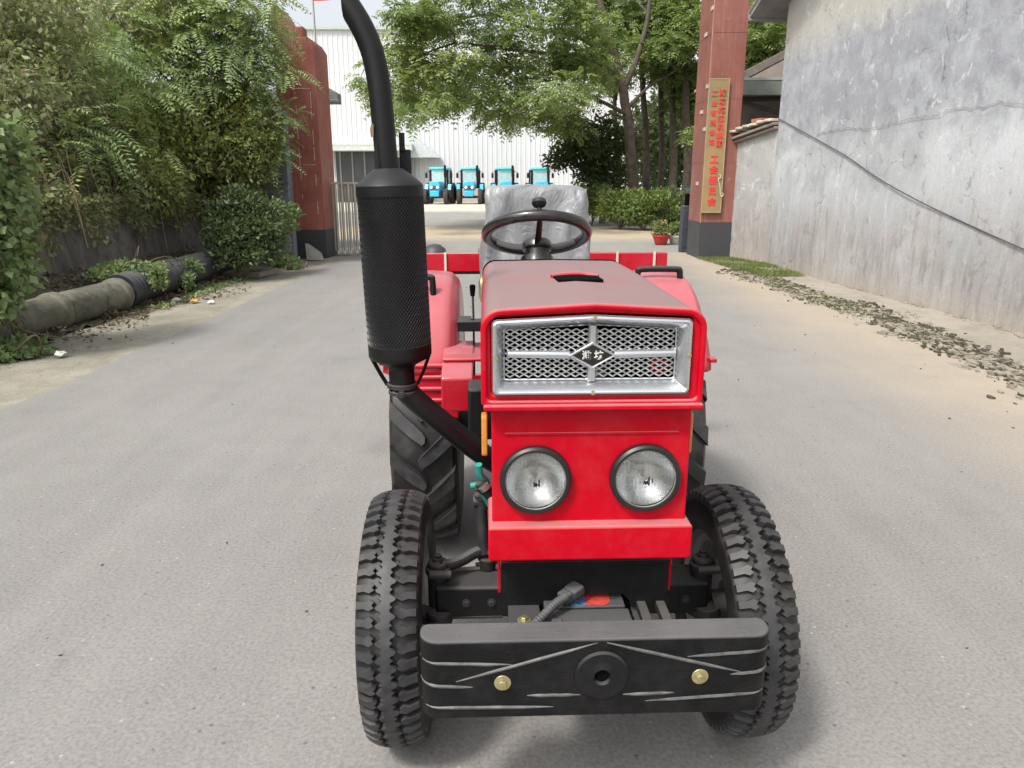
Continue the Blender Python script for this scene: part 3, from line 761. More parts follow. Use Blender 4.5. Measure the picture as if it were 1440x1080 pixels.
# ============================================================ SETTING MATERIALS
def ground_mat(name, c1, c2, sand=None, sandx=None, speck=.5, moss=0, rough=.85, sunband=None):
    m, nt, b, out = new_mat(name); v = wcoords(nt)
    big = noi(nt, v, .55, 6, .6, .4); mid = noi(nt, v, 4, 6, .6); fine = noi(nt, v, 75, 4, .65)
    c = mixc(nt, ramp(nt, big, [(.3, 0.0), (.7, 1.0)]), c1, c2)
    c = mixc(nt, ramp(nt, mid, [(.35, 0.0), (.7, .28)]), c, tuple(x*.80 for x in c1))
    # wheel-worn streaks along the road
    vs_ = wcoords(nt, scale=(2.2, .12, 1)); st = noi(nt, vs_, 1.6, 5, .6)
    c = mixc(nt, ramp(nt, st, [(.45, 0.0), (.75, .28)]), c, tuple(x*1.22 for x in c2))
    stn = ramp(nt, noi(nt, wcoords(nt, scale=(1, .6, 1), loc=(31, 7, 0)), 1.1, 7, .62, .8), [(.60, 0.0), (.72, .38)])
    c = mixc(nt, stn, c, tuple(x*.62 for x in c1))
    # aggregate
    f = ramp(nt, fine, [(.36, .62), (.5, 1.0), (.66, 1.34)])
    c = mixc(nt, speck, c, mixc(nt, 1.0, c, f, 'MULTIPLY'))
    vo = N(nt, 'ShaderNodeTexVoronoi'); vo.inputs['Scale'].default_value = 42; lk(nt, v, vo.inputs['Vector'])
    wn = N(nt, 'ShaderNodeSeparateColor'); lk(nt, vo.outputs['Color'], wn.inputs[0])
    spot = mth(nt, 'MULTIPLY', mth(nt, 'GREATER_THAN', wn.outputs[0], .975), mth(nt, 'LESS_THAN', vo.outputs['Distance'], .22))
    c = mixc(nt, mth(nt, 'MULTIPLY', spot, .4), c, (.55, .53, .49))
    spot2 = mth(nt, 'MULTIPLY', mth(nt, 'GREATER_THAN', wn.outputs[1], .972), mth(nt, 'LESS_THAN', vo.outputs['Distance'], .26))
    c = mixc(nt, mth(nt, 'MULTIPLY', spot2, .6), c, (.08, .075, .07))
    if sand:
        s = N(nt, 'ShaderNodeSeparateXYZ'); lk(nt, v, s.inputs[0])
        x = mth(nt, 'ADD', s.outputs[0], mth(nt, 'MULTIPLY', mth(nt, 'SUBTRACT', big, .5), 1.1))
        x = mth(nt, 'ADD', x, mth(nt, 'MULTIPLY', mth(nt, 'SUBTRACT', mid, .5), .35))
        f2 = ramp(nt, mth(nt, 'DIVIDE', mth(nt, 'SUBTRACT', x, sandx[0]), sandx[1]-sandx[0], clamp=True), [(0, 0.0), (.55, .85), (1, .95)])
        sc_ = mixc(nt, mid, tuple(x*.85 for x in sand), tuple(x*1.1 for x in sand))
        c = mixc(nt, f2, c, mixc(nt, .35, sc_, mixc(nt, 1.0, sc_, f, 'MULTIPLY')))
    if sunband:
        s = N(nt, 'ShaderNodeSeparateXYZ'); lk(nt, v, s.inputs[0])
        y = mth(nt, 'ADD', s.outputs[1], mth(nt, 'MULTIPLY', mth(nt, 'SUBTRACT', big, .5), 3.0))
        f3 = ramp(nt, mth(nt, 'DIVIDE', mth(nt, 'SUBTRACT', y, 14.0), 30.0, clamp=True), [(.20, 0.0), (.27, .9), (.40, .85), (.47, 0.0)])  # tan strip: sunlight across the yard painted into the paving colour
        c = mixc(nt, f3, c, sunband)
        c = mixc(nt, ramp(nt, mth(nt, 'DIVIDE', mth(nt, 'SUBTRACT', y, 14.0), 32.0, clamp=True), [(.82, 0.0), (.92, .8)]), c, (.56, .52, .44))  # far cream strip, also sunlit ground put into the colour
    if moss:
        mo = ramp(nt, noi(nt, v, 1.7, 6, .65, .5), [(.42, 0.0), (.6, 1.0)])
        c = mixc(nt, mth(nt, 'MULTIPLY', mo, moss), c, (.085, .088, .045))
        mo2 = ramp(nt, noi(nt, v, 7, 6, .7), [(.5, 0.0), (.62, 1.0)])
        c = mixc(nt, mth(nt, 'MULTIPLY', mo2, moss*.6), c, (.05, .046, .034))
    lk(nt, c, b.inputs['Base Color']); b.inputs['Roughness'].default_value = rough
    b.inputs['Specular IOR Level'].default_value = .3
    h = mth(nt, 'ADD', mth(nt, 'MULTIPLY', fine, .6), mth(nt, 'MULTIPLY', noi(nt, v, 30, 5, .6), .5))
    bump(nt, b, h, .45, .006)
    return m
ROADM = ground_mat('road_surface', (.224, .215, .204), (.262, .252, .240), sand=(.38, .325, .255), sandx=(2.5, 4.5))
YARDM = ground_mat('yard_concrete', (.25, .245, .225), (.29, .285, .265), speck=.2, sunband=(.46, .375, .265))
VERGEL = ground_mat('verge_left', (.27, .25, .205), (.36, .335, .28), speck=.6, moss=.24)
VERGER = ground_mat('verge_right', (.29, .265, .225), (.37, .335, .28), speck=.5, moss=.16)
SOIL = ground_mat('soil', (.10, .086, .062), (.16, .135, .095), speck=.7, moss=.6)
GROUNDM = ground_mat('far_ground', (.20, .19, .15), (.26, .24, .18), speck=.3, moss=.4)
BANKM = ground_mat('bank_soil', (.07, .068, .042), (.11, .105, .062), speck=.8, moss=.8)

def sheet(name, x0, x1, y0, y1, z, mat, nx=2, ny=2, edge=0.0, hf=None, kind='structure'):
    xs = np.linspace(x0, x1, nx); ys = np.linspace(y0, y1, ny)
    V = []
    for j, y in enumerate(ys):
        for i, x in enumerate(xs):
            xx = x
            if edge and i in (0, nx-1): xx = x+edge*(noise.noise(Vector((0, y*1.3, i)))+.6*noise.noise(Vector((3, y*6, i))))
            V.append((xx, y, z+(hf(x, y) if hf else 0)))
    F = [(j*nx+i, j*nx+i+1, (j+1)*nx+i+1, (j+1)*nx+i) for j in range(ny-1) for i in range(nx-1)]
    o = npobj(name, np.array(V), np.array(F), mat, smooth=bool(hf)); tag(o, kind=kind); return o
sheet('ground', -400, 400, -200, 600, -.05, GROUNDM)
sheet('road', -3.5, 4.0, -8, 17.0, 0, ROADM, 16, 260, edge=.06)
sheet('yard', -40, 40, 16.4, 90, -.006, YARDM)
sheet('roadside_verge', -5.6, -3.3, -8, 17.4, -.010, VERGEL, 24, 200, hf=lambda x, y: .015*noise.noise(Vector((x*2, y*2, 0))) + (.05*max(0, (-x-4.5)) if x < -4.5 else 0)-.012*max(0,min(1,(x+3.6)/.2)))
sheet('footpath', 3.8, 6.2, -8, 16.6, -.004, VERGER, 30, 220, hf=lambda x, y: .012*noise.noise(Vector((x*2.5, y*2.5, 5)))+.01*max(0, x-4.2))

# ------------------------------------------------------------ right: plastered building
def plaster(name, seed=0, zt=4.5, base=(.50, .52, .54)):
    m, nt, b, out = new_mat(name); v = coords(nt, 'Object', loc=(seed, 0, 0)); s = N(nt, 'ShaderNodeSeparateXYZ'); lk(nt, v, s.inputs[0])
    vz = s.outputs[2]
    big = noi(nt, v, .7, 7, .62, .6); mid = noi(nt, v, 3, 7, .65, .4)
    vst = coords(nt, 'Object', scale=(3.2, 3.2, .8), loc=(seed, 0, 0)); st = noi(nt, vst, 1.3, 9, .72, .7)
    vst2 = coords(nt, 'Object', scale=(11, 11, 1.5), loc=(seed+3, 0, 0)); st2 = noi(nt, vst2, 1.2, 7, .72, .5)
    c = mixc(nt, ramp(nt, big, [(.32, 0.0), (.66, 1.0)]), tuple(x*.62 for x in base), tuple(min(1, x*1.15) for x in base))
    # paler run marks
    c = mixc(nt, ramp(nt, st, [(.50, 0.0), (.68, .45)]), c, (.60, .62, .60))
    c = mixc(nt, ramp(nt, st2, [(.60, 0.0), (.74, .3)]), c, (.66, .66, .64))
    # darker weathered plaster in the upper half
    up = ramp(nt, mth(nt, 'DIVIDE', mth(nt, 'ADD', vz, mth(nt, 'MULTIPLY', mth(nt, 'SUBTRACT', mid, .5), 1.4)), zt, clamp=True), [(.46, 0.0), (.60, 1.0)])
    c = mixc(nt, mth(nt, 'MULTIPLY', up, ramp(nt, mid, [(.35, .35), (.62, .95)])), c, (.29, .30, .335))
    # warm band under the roof
    tp = ramp(nt, mth(nt, 'DIVIDE', mth(nt, 'ADD', vz, mth(nt, 'MULTIPLY', mth(nt, 'SUBTRACT', st, .5), 1.0)), zt, clamp=True), [(.80, 0.0), (.90, .8)])
    c = mixc(nt, tp, c, (.50, .48, .42))
    # chipped pale patches
    v4 = coords(nt, 'Object', scale=(1, 1, .8), loc=(seed+9, 0, 0)); pt = noi(nt, v4, 4.5, 7, .72, .8)
    c = mixc(nt, ramp(nt, pt, [(.58, 0.0), (.63, .5)]), c, (.68, .69, .69))
    c = mixc(nt, ramp(nt, pt, [(.36, .7), (.41, 0.0)]), c, (.27, .27, .28))
    # rising damp, moss and dirt at the foot
    lowf = ramp(nt, mth(nt, 'DIVIDE', mth(nt, 'SUBTRACT', vz, mth(nt, 'MULTIPLY', mth(nt, 'SUBTRACT', big, .42), 4.0)), 1.3, clamp=True), [(.15, 1.0), (.8, 0.0)])
    c = mixc(nt, mth(nt, 'MULTIPLY', lowf, ramp(nt, st, [(.34, .75), (.62, .45)])), c, (.30, .26, .24))
    c = mixc(nt, mth(nt, 'MULTIPLY', lowf, ramp(nt, noi(nt, vst2, .8, 8, .75, .5), [(.49, 0.0), (.62, .42)])), c, (.17, .155, .145))
    c = mixc(nt, mth(nt, 'MULTIPLY', ramp(nt, vz, [(.06, 1.0), (.30, 0.0)]), .4), c, (.42, .36, .28))
    # hairline cracks
    vd = N(nt, 'ShaderNodeTexNoise'); vd.inputs['Scale'].default_value = 2.2; vd.inputs['Detail'].default_value = 6; lk(nt, v, vd.inputs['Vector'])
    vm = nt.nodes.new('ShaderNodeVectorMath'); vm.operation = 'SCALE'; vm.inputs[3].default_value = .9; lk(nt, vd.outputs['Color'], vm.inputs[0])
    va = nt.nodes.new('ShaderNodeVectorMath'); lk(nt, v, va.inputs[0]); lk(nt, vm.outputs[0], va.inputs[1])
    vo = N(nt, 'ShaderNodeTexVoronoi'); vo.feature = 'DISTANCE_TO_EDGE'; vo.inputs['Scale'].default_value = .42; lk(nt, va.outputs[0], vo.inputs['Vector'])
    cr = mth(nt, 'MULTIPLY', ramp(nt, vo.outputs['Distance'], [(.0, 1.0), (.006, 0.0)]), ramp(nt, mid, [(.45, 0.0), (.6, .75)]))
    c = mixc(nt, cr, c, (.10, .10, .10))
    c = mixc(nt, .35, c, mixc(nt, 1.0, c, ramp(nt, noi(nt, v, 40, 5, .7), [(.3, .7), (.7, 1.25)]), 'MULTIPLY'))
    lk(nt, c, b.inputs['Base Color']); b.inputs['Roughness'].default_value = .85; b.inputs['Specular IOR Level'].default_value = .25
    h = mth(nt, 'ADD', mth(nt, 'MULTIPLY', pt, 1.5), mth(nt, 'MULTIPLY', noi(nt, v, 22, 6, .7), .5))
    bump(nt, b, h, .35, .02)
    return m
PLAST = plaster('weathered_plaster', 0, 4.4)
ROOFU = surf('roof_underside', (.20, .195, .19), .8, var=.3, vs=3, bs=.4, bscale=20)
TILE = surf('clay_tile', (.16, .11, .095), .8, var=.4, vs=9, bs=.5, bscale=30, col2=(.30, .27, .23))
pA = Vector((4.86, 14.35, 0)); pB = Vector((5.56, 3.9, 0)); wd = (pA-pB); L_ = wd.length+9
ang = math.atan2(pB.y-pA.y, pB.x-pA.x)     # local +x runs from the far corner towards the camera
H = empty('plastered_building', (pA.x, pA.y, 0), ang)
tag(H, 'tall weathered grey-white plastered building along the right side of the road', 'building')
# gable-end wall with real wavy plaster relief: local y = 0 is the face (road side is local -y)
sgn = 1
def wall_mesh(L, zf, th, nx=150, nz=50, amp=.012):
    V = []; F = []
    for i in range(nx+1):
        x = L*i/nx; zt = zf(x)
        for j in range(nz+1):
            z = -.06+(zt+.06)*j/nz
            V.append((x, -amp*(1+noise.noise(Vector((x*.8, z*.8, 2))))-(.004*noise.noise(Vector((x*5, z*5, 1)))), z))
    for i in range(nx):
        for j in range(nz):
            a = i*(nz+1)+j; F.append((a, a+nz+1, a+nz+2, a+1))
    m = MB(); m.add(V, F); m.box(0, L, .02, th, -.06, min(zf(0), zf(L))); return m
ztop = lambda x: 4.54+.40*min(x, 9)
wall_r = obj('wall', wall_mesh(L_, ztop, .3), PLAST, H)
b = MB(); b.box(0.001, .28, .02, 7, -.06, 4.1); obj('end_wall', b, PLAST, H)
b = MB(); M_ = Matrix.Translation((0, 0, 4.56)) @ Matrix.Rotation(-math.atan(.40), 4, 'Y')
b.box(-.50, 12, -.52, 7.2, .02, .10, M_); b.box(-.54, -.49, -.54, 7.2, -.03, .13, M_)
obj('roof', b, ROOFU, H, bevel=.008)
b = MB(); M2 = Matrix.Translation((0, 0, 4.56)) @ Matrix.Rotation(-math.atan(.40), 4, 'Y')
for k in range(30): b.tube([M2 @ Vector((-.52+k*.3, -.50, .13)), M2 @ Vector((-.26+k*.3, -.50, .15))], .05, 8)
obj('verge_tile', b, TILE, H)
# crack and hanging cable on the face
c_ = MB()
def onwall(u, v, off=-.03):
    """point on the wall face for a pixel (for measuring where the cable hangs)"""
    o = Vector((0, 0, CH)); p = at(u, v, 1.0); d = p-o
    n = Vector((math.sin(ang), -math.cos(ang), 0)); t = (pA-o).dot(n)/d.dot(n); q = o+d*t-pA
    return Vector((q.x*math.cos(ang)+q.y*math.sin(ang), off, q.z))
pts = [onwall(*q) for q in ((1096, 166), (1140, 190), (1190, 218), (1240, 252), (1300, 285), (1370, 318), (1440, 349), (1520, 382), (1640, 430))]
c_.tube(smooth_path(pts, 5), .0075, 8)
cab = obj('power_cable', c_, surf('cable_rubber', (.06, .06, .065), .6)); cab.location = H.location; cab.rotation_euler = H.rotation_euler
tag(cab, 'dark cable running slanting down across the grey plastered wall', 'cable')
c_ = MB(); pts = []
for i, (u, v) in enumerate(((1150, 189), (1190, 180), (1225, 181), (1262, 172), (1290, 165), (1322, 162), (1342, 152), (1380, 151), (1412, 143), (1440, 147), (1500, 150))): pts.append(onwall(u, v, -.026))
P2 = []
for i in range(len(pts)-1):
    for t in range(8):
        q = pts[i].lerp(pts[i+1], t/8); q.z += .035*noise.noise(Vector((q.x*9, 0, 3))); P2.append(q)
c_.tube(P2, [.0022+.003*abs(noise.noise(Vector((i*.37, 0, 0)))) for i in range(len(P2))], 4, flat=.5)
obj('crack', c_, surf('crack_shadow', (.07, .065, .06), .9), H)

# ------------------------------------------------------------ right: low wall with tile coping
LW = empty('low_wall', (pA.x, pA.y, 0), math.atan2(1.25, -.35)); tag(LW, 'low plastered wall with a tiled top between the brown pillar and the plastered building', 'wall')
lL = 1.35
V = []; F = []; b = MB()
nx, nz = 30, 40
for i in range(nx+1):
    x = lL*i/nx
    for j in range(nz+1):
        z = -.05+(2.50-.10*x+.05)*j/nz; V.append((x, .012*noise.noise(Vector((x*1.5, z*1.5, 8)))+.01, z))
for i in range(nx):
    for j in range(nz): a = i*(nz+1)+j; F.append((a, a+nz+1, a+nz+2, a+1))
b.add(V, F); b.box(0, lL, -.24, -.01, -.05, 2.28)
PL2 = plaster('weathered_plaster_low', 21, 9.0, (.42, .42, .41))
obj('wall', b, PL2, LW)
b = MB(); random.seed(3)
for r_ in range(2):
    z0 = 2.46+.07*r_
    b.prism([(-.02, z0), (lL+.06, z0-.2), (lL+.06, z0-.15), (-.02, z0+.05)], -.30-.02*r_, .10+.05*r_)
obj('coping_course', b, TILE, LW, bevel=.012)
b = MB()
for k in range(6):
    x = k*.235; z = 2.62-.1*x+random.uniform(-.012, .03)
    b.cbox((x+.1, -.02, z), (.23, .42, .05), None)
obj('coping_tile', b, surf('pale_tile', (.50, .47, .38), .8, var=.3, vs=6, bs=.5, bscale=25, col2=(.3, .27, .22)), LW, bevel=.014)
b = MB(); b.cbox((.55, .0, 2.645), (.34, .26, .07)); obj('loose_brick', b, surf('red_brick', (.36, .12, .08), .85, var=.3, bs=.5), LW, bevel=.012)

# ------------------------------------------------------------ gate pillars
def pillar_mat(name, c1, c2, zb):
    m, nt, b, out = new_mat(name); v = coords(nt); s = N(nt, 'ShaderNodeSeparateXYZ'); lk(nt, v, s.inputs[0])
    n = noi(nt, v, 1.2, 7, .65, .5); st = noi(nt, coords(nt, scale=(9, 9, .7)), 1.2, 6, .7)
    c = mixc(nt, ramp(nt, n, [(.3, 0.0), (.7, 1.0)]), c1, c2)
    c = mixc(nt, ramp(nt, st, [(.52, 0.0), (.72, .5)]), c, tuple(min(1, x*1.5+.06) for x in c2))
    c = mixc(nt, ramp(nt, noi(nt, v, 8, 7, .75), [(.60, 0.0), (.66, .5)]), c, (.36, .27, .24))
    t = mth(nt, 'GREATER_THAN', s.outputs[2], zb)
    c = mixc(nt, t, (.045, .047, .052), c)
    lk(nt, c, b.inputs['Base Color']); b.inputs['Roughness'].default_value = .55
    bump(nt, b, noi(nt, v, 4, 6, .6), .3, .02); return m
PR = empty('gate_pillar', (4.19, 15.6, 0)); tag(PR, 'tall brown-red tiled gate pillar on the right carrying the hanging sign', 'pillar')
pm = pillar_mat('pillar_brown', (.19, .066, .050), (.275, .105, .08), .73)
b = MB(); b.box(-.335, .335, 0, 1.1, -.05, 6.6); obj('shaft', b, pm, PR, bevel=.012)
b = MB()
for z in (.735, 1.9, 3.1, 4.3, 5.5): b.box(-.338, .338, -.003, 1.103, z, z+.008)
obj('tile_joint', b, surf('joint_dark', (.15, .06, .045), .7), PR)
b = MB(); b.box(-.345, -.331, -.006, .02, .73, 6.6); obj('corner_trim', b, surf('trim_pale', (.40, .20, .15), .6, var=.3, vs=5), PR)
b = MB()
for z in (2.55, 2.9, 3.35, 4.35, 4.75, 1.5): b.cbox((-.345, .30+.2*math.sin(z*9), z), (.01, .22, .07))
obj('chipped_tile', b, surf('chip', (.52, .40, .34), .8, var=.3, vs=12), PR)
# hanging sign
p0, p1 = at(985, 298, 15.5), at(1020, 116, 15.5)
SG = empty('sign_board', (4.03, 15.56, 2.20), R(0)); tag(SG, 'long narrow brass-coloured vertical sign board with red lettering hung on the brown-red pillar', 'sign')
SGM = surf('brass_board', (.33, .20, .095), .5, var=.15, vs=1.5, col2=(.19, .18, .085))
b = MB(); b.box(-.20, .20, -.035, 0, -1.27, 1.27); obj('board', b, SGM, SG, bevel=.006)
b = MB(); b.ring([(-.203, -1.273), (.203, -1.273), (.203, 1.273), (-.203, 1.273)], [(-.182, -1.25), (.182, -1.25), (.182, 1.25), (-.182, 1.25)], -.041, -.0355); obj('board_edge', b, surf('board_trim', (.36, .28, .15), .5), SG)
SRED = surf('sign_red', (.72, .05, .04), .5, var=.15, vs=20)
def column(chars, x, z0, dz, size):
    for i, ch in enumerate(chars):
        t = text_mb(ch, size, .004, .004); m = MB()
        m.add(t.v, t.f, Matrix.Translation((x, -.042, z0-i*dz)) @ Matrix.Rotation(R(90), 4, 'X'))
        obj('lettering', m, SRED, SG, smooth=0)
column('潍坊拖拉机集团', .075, 1.0, .158, .135); column('工业有限公司', -.075, .99, .182, .12); column('工会委员会', .0, -.24, .205, .175)
b = MB(); b.tube(smooth_path([(.12, -.05, -.52), (.15, -.06, -.57), (.10, -.06, -.62), (.14, -.06, -.74), (.165, -.06, -.92), (.20, -.06, -.95), (.22, -.06, -.90), (.19, -.06, -.88)], 5), .008, 6)
wr_ = obj('wire', b, CREAM); wr_.location = (4.03, 15.56, 2.20); tag(wr_, 'short curl of pale wire hanging beside the lower sign lettering', 'wire')

PLf = empty('gate_pillar', (-4.12, 15.7, 0)); tag(PLf, 'dark red gate pillar on the left with a broken slanting top and black foot', 'pillar')
pm2 = pillar_mat('pillar_dark_red', (.22, .052, .040), (.38, .13, .09), .58)
b = MB(); b.prism([(-.44, -.05), (.27, -.05), (.27, 4.08), (.17, 4.24), (-.08, 4.24), (-.48, 4.86), (-.52, 4.8), (-.52, 3.2), (-.44, 3.0)], 0, 1.1)
obj('shaft', b, pm2, PLf, bevel=.012)
b = MB(); b.box(-.14, .02, .25, .55, 4.24, 4.48); obj('top_block', b, pm2, PLf, bevel=.02)
b = MB(); WM = surf('peeling_white', (.55, .45, .40), .8, var=.4, vs=14)
for x, z0, z1 in ((-.16, 1.2, 3.0), (.14, .9, 3.3)):
    z = z0
    while z < z1:
        d = random.uniform(.08, .35); b.box(x, x+.012, -.006, .002, z, min(z1, z+d)); z += d+random.uniform(.02, .35)
for k in range(6): b.box(-.09+k*.045, -.065+k*.045, -.006, .002, 1.86, 1.875)
b.box(-.16, .14, -.006, .002, 3.30, 3.315)
obj('frame_trace', b, WM, PLf)

# ------------------------------------------------------------ sliding gate
GT = empty('sliding_gate', (-3.9, 16.35, 0)); tag(GT, 'folded stainless sliding gate beside the dark red pillar behind the muffler', 'gate')
GM = surf('gate_metal', (.50, .48, .43), .35, metal=.6, var=.15, vs=5)
for k in range(10):
    x = .02+k*.135
    b = MB(); b.cyl((x, 0, .09), (x, 0, 1.50), .030, n=14); b.cyl((x+.06, .06, .09), (x+.06, .06, 1.44), .018, n=10); b.box(x-.03, x+.09, -.03, .08, 1.49, 1.53)
    o = obj('gate_post', b, GM, GT)
    b = MB(); b.lathe([(.0001, -.02), (.05, -.02), (.055, 0), (.05, .02), (.0001, .02)], 16, Matrix.Translation((x, 0, .055)) @ Matrix.Rotation(R(90), 4, 'Y')); obj('roller', b, CREAM, o)
# gate drive cabinet
CB = empty('gate_cabinet', (3.93, 17.0, 0)); tag(CB, 'narrow dark blue-grey cabinet standing against the right brown pillar', 'cabinet')
CBM = surf('cabinet_blue', (.035, .042, .055), .5, var=.2, vs=6, dust=.3)
b = MB(); b.box(-.13, .13, 0, .3, 0, 1.02); obj('housing', b, CBM, CB, bevel=.01)
b = MB(); b.box(-.10, .10, -.012, 0, .12, .92); b.box(-.08, .10, -.02, -.012, .55, .57); obj('door_panel', b, CBM, CB, bevel=.004)
b = MB(); b.box(-.06, .12, .05, .25, 1.02, 1.28); obj('lamp_head', b, INNERB, CB, bevel=.01)
b = MB(); b.box(-.08, .06, .0, .04, 1.33, 1.40); b.box(.02, .06, 0, .04, 1.26, 1.33); b.box(-.01, .02, .02, .05, 1.28, 1.36); obj('arrow_plate', b, surf('teal_plate', (.03, .16, .13), .5), CB)

# ------------------------------------------------------------ warehouse
WH = empty('warehouse', (0, 62, 0)); tag(WH, 'big white corrugated warehouse at the far end of the yard', 'building')
zt = at(500, 42, 62).z
WHM = surf('white_cladding', (.58, .59, .60), .5, var=.05, vs=.25, bs=.05)
b = MB(); x = -17.5; V = []; i = 0
prof = []
while x < 16:
    prof += [(x, 0), (x+.22, 0), (x+.27, -.032), (x+.33, -.032)]; x += .38
vs = [(p[0], p[1], z) for z in (-.05, 4.6, 9.0, zt) for p in prof]; n = len(prof)
for r_ in range(3):
    for i in range(n-1): V.append((r_*n+i, r_*n+i+1, (r_+1)*n+i+1, (r_+1)*n+i))
b.add(vs, V); b.box(-17.5, 16, .15, 22, 0, zt-.1)
obj('wall', b, WHM, WH, smooth=0)
b = MB(); b.box(-17.7, 16.2, -.25, 22, zt, zt+.18); obj('roof', b, surf('roof_edge', (.42, .48, .40), .5), WH)
b = MB(); b.box(-17.5, 16, -.16, -.08, 0, 1.0); obj('plinth', b, surf('plinth_pink', (.42, .37, .34), .8, var=.1, vs=1), WH)
q0, q1 = at(474, 258, 61), at(600, 213, 61)
b = MB(); b.box(q0.x, -8.0, -1.0, -.08, .0, q1.z); en = obj('entrance', b, surf('entrance_dark', (.05, .052, .055), .3, var=.3, vs=.6), WH)
b = MB()
for k in range(7): b.box(q0.x+.3+k*.95, q0.x+.42+k*.95, -1.06, -1.0, 0, q1.z)
obj('door_frame', b, surf('door_grey', (.20, .20, .20), .5), en)
b = MB(); b.box(q0.x-1.2, -7.6, -2.6, -.1, q1.z, q1.z+.50); b.box(q0.x-1.2, -7.6, -2.62, -2.55, q1.z+.35, q1.z+.55); obj('canopy', b, surf('canopy_pale', (.50, .53, .50), .5), WH, bevel=.02)
b = MB(); b.prism([(-9.3, 3.4), (-5.6, 3.4), (-9.3, 6.2)], -1.6, -.1); obj('side_awning', b, surf('awning_grey', (.50, .53, .54), .5), WH)

# gatehouse behind the left pillar
GH = empty('gatehouse', (-7.0, 17.6, 0)); tag(GH, 'little gatehouse with a dark overhanging roof edge behind the dark red pillar', 'building')
b = MB(); b.box(-1.6, 2.3, 0, 1.2, 0, 3.25); obj('wall', b, surf('gatehouse_wall', (.42, .36, .33), .8, var=.15, vs=2), GH)
b = MB(); b.prism([(2.2, 3.95), (3.15, 3.43), (3.15, 3.22), (2.2, 3.22)], 0, .35); b.box(-1.7, 2.3, -.1, 1.3, 3.25, 3.5); b.box(2.3, 3.17, -.04, 0, 3.22, 3.30); obj('roof', b, surf('gatehouse_roof', (.17, .19, .18), .6, var=.3, vs=3), GH, bevel=.02)

# flag pole
FP = empty('flag_pole', (-6.05, 25, 0)); tag(FP, 'thin grey flag pole flying a red flag behind the dark red pillar', 'flagpole')
pz = at(447, 4, 25)
b = MB(); b.cyl((0, 0, 0), (-.02, 0, pz.z+2.0), .05, .022, n=12); b.lathe([(.0001, -.06), (.05, 0), (.0001, .06)], 12, Matrix.Translation((-.02, 0, pz.z+2.05))); obj('pole', b, STEEL, FP)
V = []; F = []
for i in range(13):
    for j in range(9):
        t = i/12; V.append((t*1.15, .10*math.sin(t*8+j*.3)*t, pz.z+.05+j/8*1.1-.30*t+(.35*t if j == 0 else .2*t)*1))
for i in range(12):
    for j in range(8): F.append((i*9+j, (i+1)*9+j, (i+1)*9+j+1, i*9+j+1))
b = MB(); b.add(V, F); obj('flag', b, surf('flag_red', (.70, .02, .03), .7), FP)

# shed behind the low wall
SH = empty('shed', (5.9, 18.6, 0)); tag(SH, 'open-fronted brown shed with a sheet roof behind the low tiled wall', 'shed')
b = MB(); b.box(-1.1, 5, 1.6, 1.75, 0, 3.7); b.prism([(-.6, 3.7), (5, 3.7), (5, 6.6)], 1.6, 1.75); obj('wall', b, surf('shed_wall', (.24, .20, .175), .85, var=.25, vs=2, bs=.3, bscale=12), SH)
rz_ = at(1070, 112, 18.0).z
b = MB(); b.prism([(-1.25, rz_-.02), (5, rz_+.05), (5, rz_+.11), (-1.25, rz_+.04)], -.6, 1.75); obj('roof', b, surf('sheet_roof', (.32, .33, .30), .6, var=.2, vs=4), SH)
b = MB(); b.box(-1.25, 5, -.615, -.601, rz_-.32, rz_-.03); obj('fascia', b, surf('fascia_green', (.17, .19, .16), .7, var=.2, vs=4), SH)
b = MB(); b.tube([(-1.0, -.4, rz_-.35), (2.2, .1, rz_-1.15)], .05, 6); b.box(-.95, -.87, -.45, -.37, 0, rz_-.3); b.tube([(-1.0, .2, rz_-.34), (5, .2, rz_-.28)], .06, 6); obj('brace', b, surf('dark_timber', (.06, .05, .045), .8), SH)
b = MB(); b.ring([(-1.0, 2.15), (-.50, 2.15), (-.50, 2.95), (-1.0, 2.95)], [(-.94, 2.21), (-.56, 2.21), (-.56, 2.89), (-.94, 2.89)], 1.5, 1.6); obj('window', b, BLACK, SH)
b = MB(); M_ = Matrix.Translation((-.1, 2.6, 4.0)) @ Matrix.Rotation(R(-27), 4, 'Y'); b.box(-.5, 6, -.9, 1, 0, .16, M_); obj('gable_roof', b, surf('old_roof', (.12, .105, .09), .85, var=.4, vs=5, bs=.5, bscale=14), SH)

# ------------------------------------------------------------ left side: retaining wall, ledge, bank, end wall
def stained(name, c, dark):
    m, nt, b, out = new_mat(name); v = coords(nt); st = noi(nt, coords(nt, scale=(4, 4, .6)), 1.5, 7, .7, .3); n = noi(nt, v, 2.2, 7, .65)
    cc = mixc(nt, ramp(nt, n, [(.3, 0.0), (.7, 1.0)]), dark, c)
    cc = mixc(nt, ramp(nt, st, [(.45, 0.0), (.7, .6)]), cc, tuple(x*1.6 for x in c))
    cc = mixc(nt, ramp(nt, noi(nt, v, 5, 6, .7), [(.52, 0.0), (.66, .7)]), cc, (.05, .058, .03))
    lk(nt, cc, b.inputs['Base Color']); b.inputs['Roughness'].default_value = .9
    bump(nt, b, noi(nt, v, 12, 7, .7), .6, .03); return m
RWM = stained('stained_concrete', (.19, .172, .160), (.10, .09, .085))
V = []; F = []; ny, nz = 120, 16
for i in range(ny+1):
    y = -3+(15.2+3)*i/ny
    for j in range(nz+1):
        t = j/nz; z = (1.22+.05*noise.noise(Vector((0, y*.8, 0))))*t
        V.append((-5.62-.10*t+.035*noise.noise(Vector((y*1.2, z*1.5, 4))), y, z))
for i in range(ny):
    for j in range(nz): a = i*(nz+1)+j; F.append((a, a+nz+1, a+nz+2, a+1))
n0 = len(V)
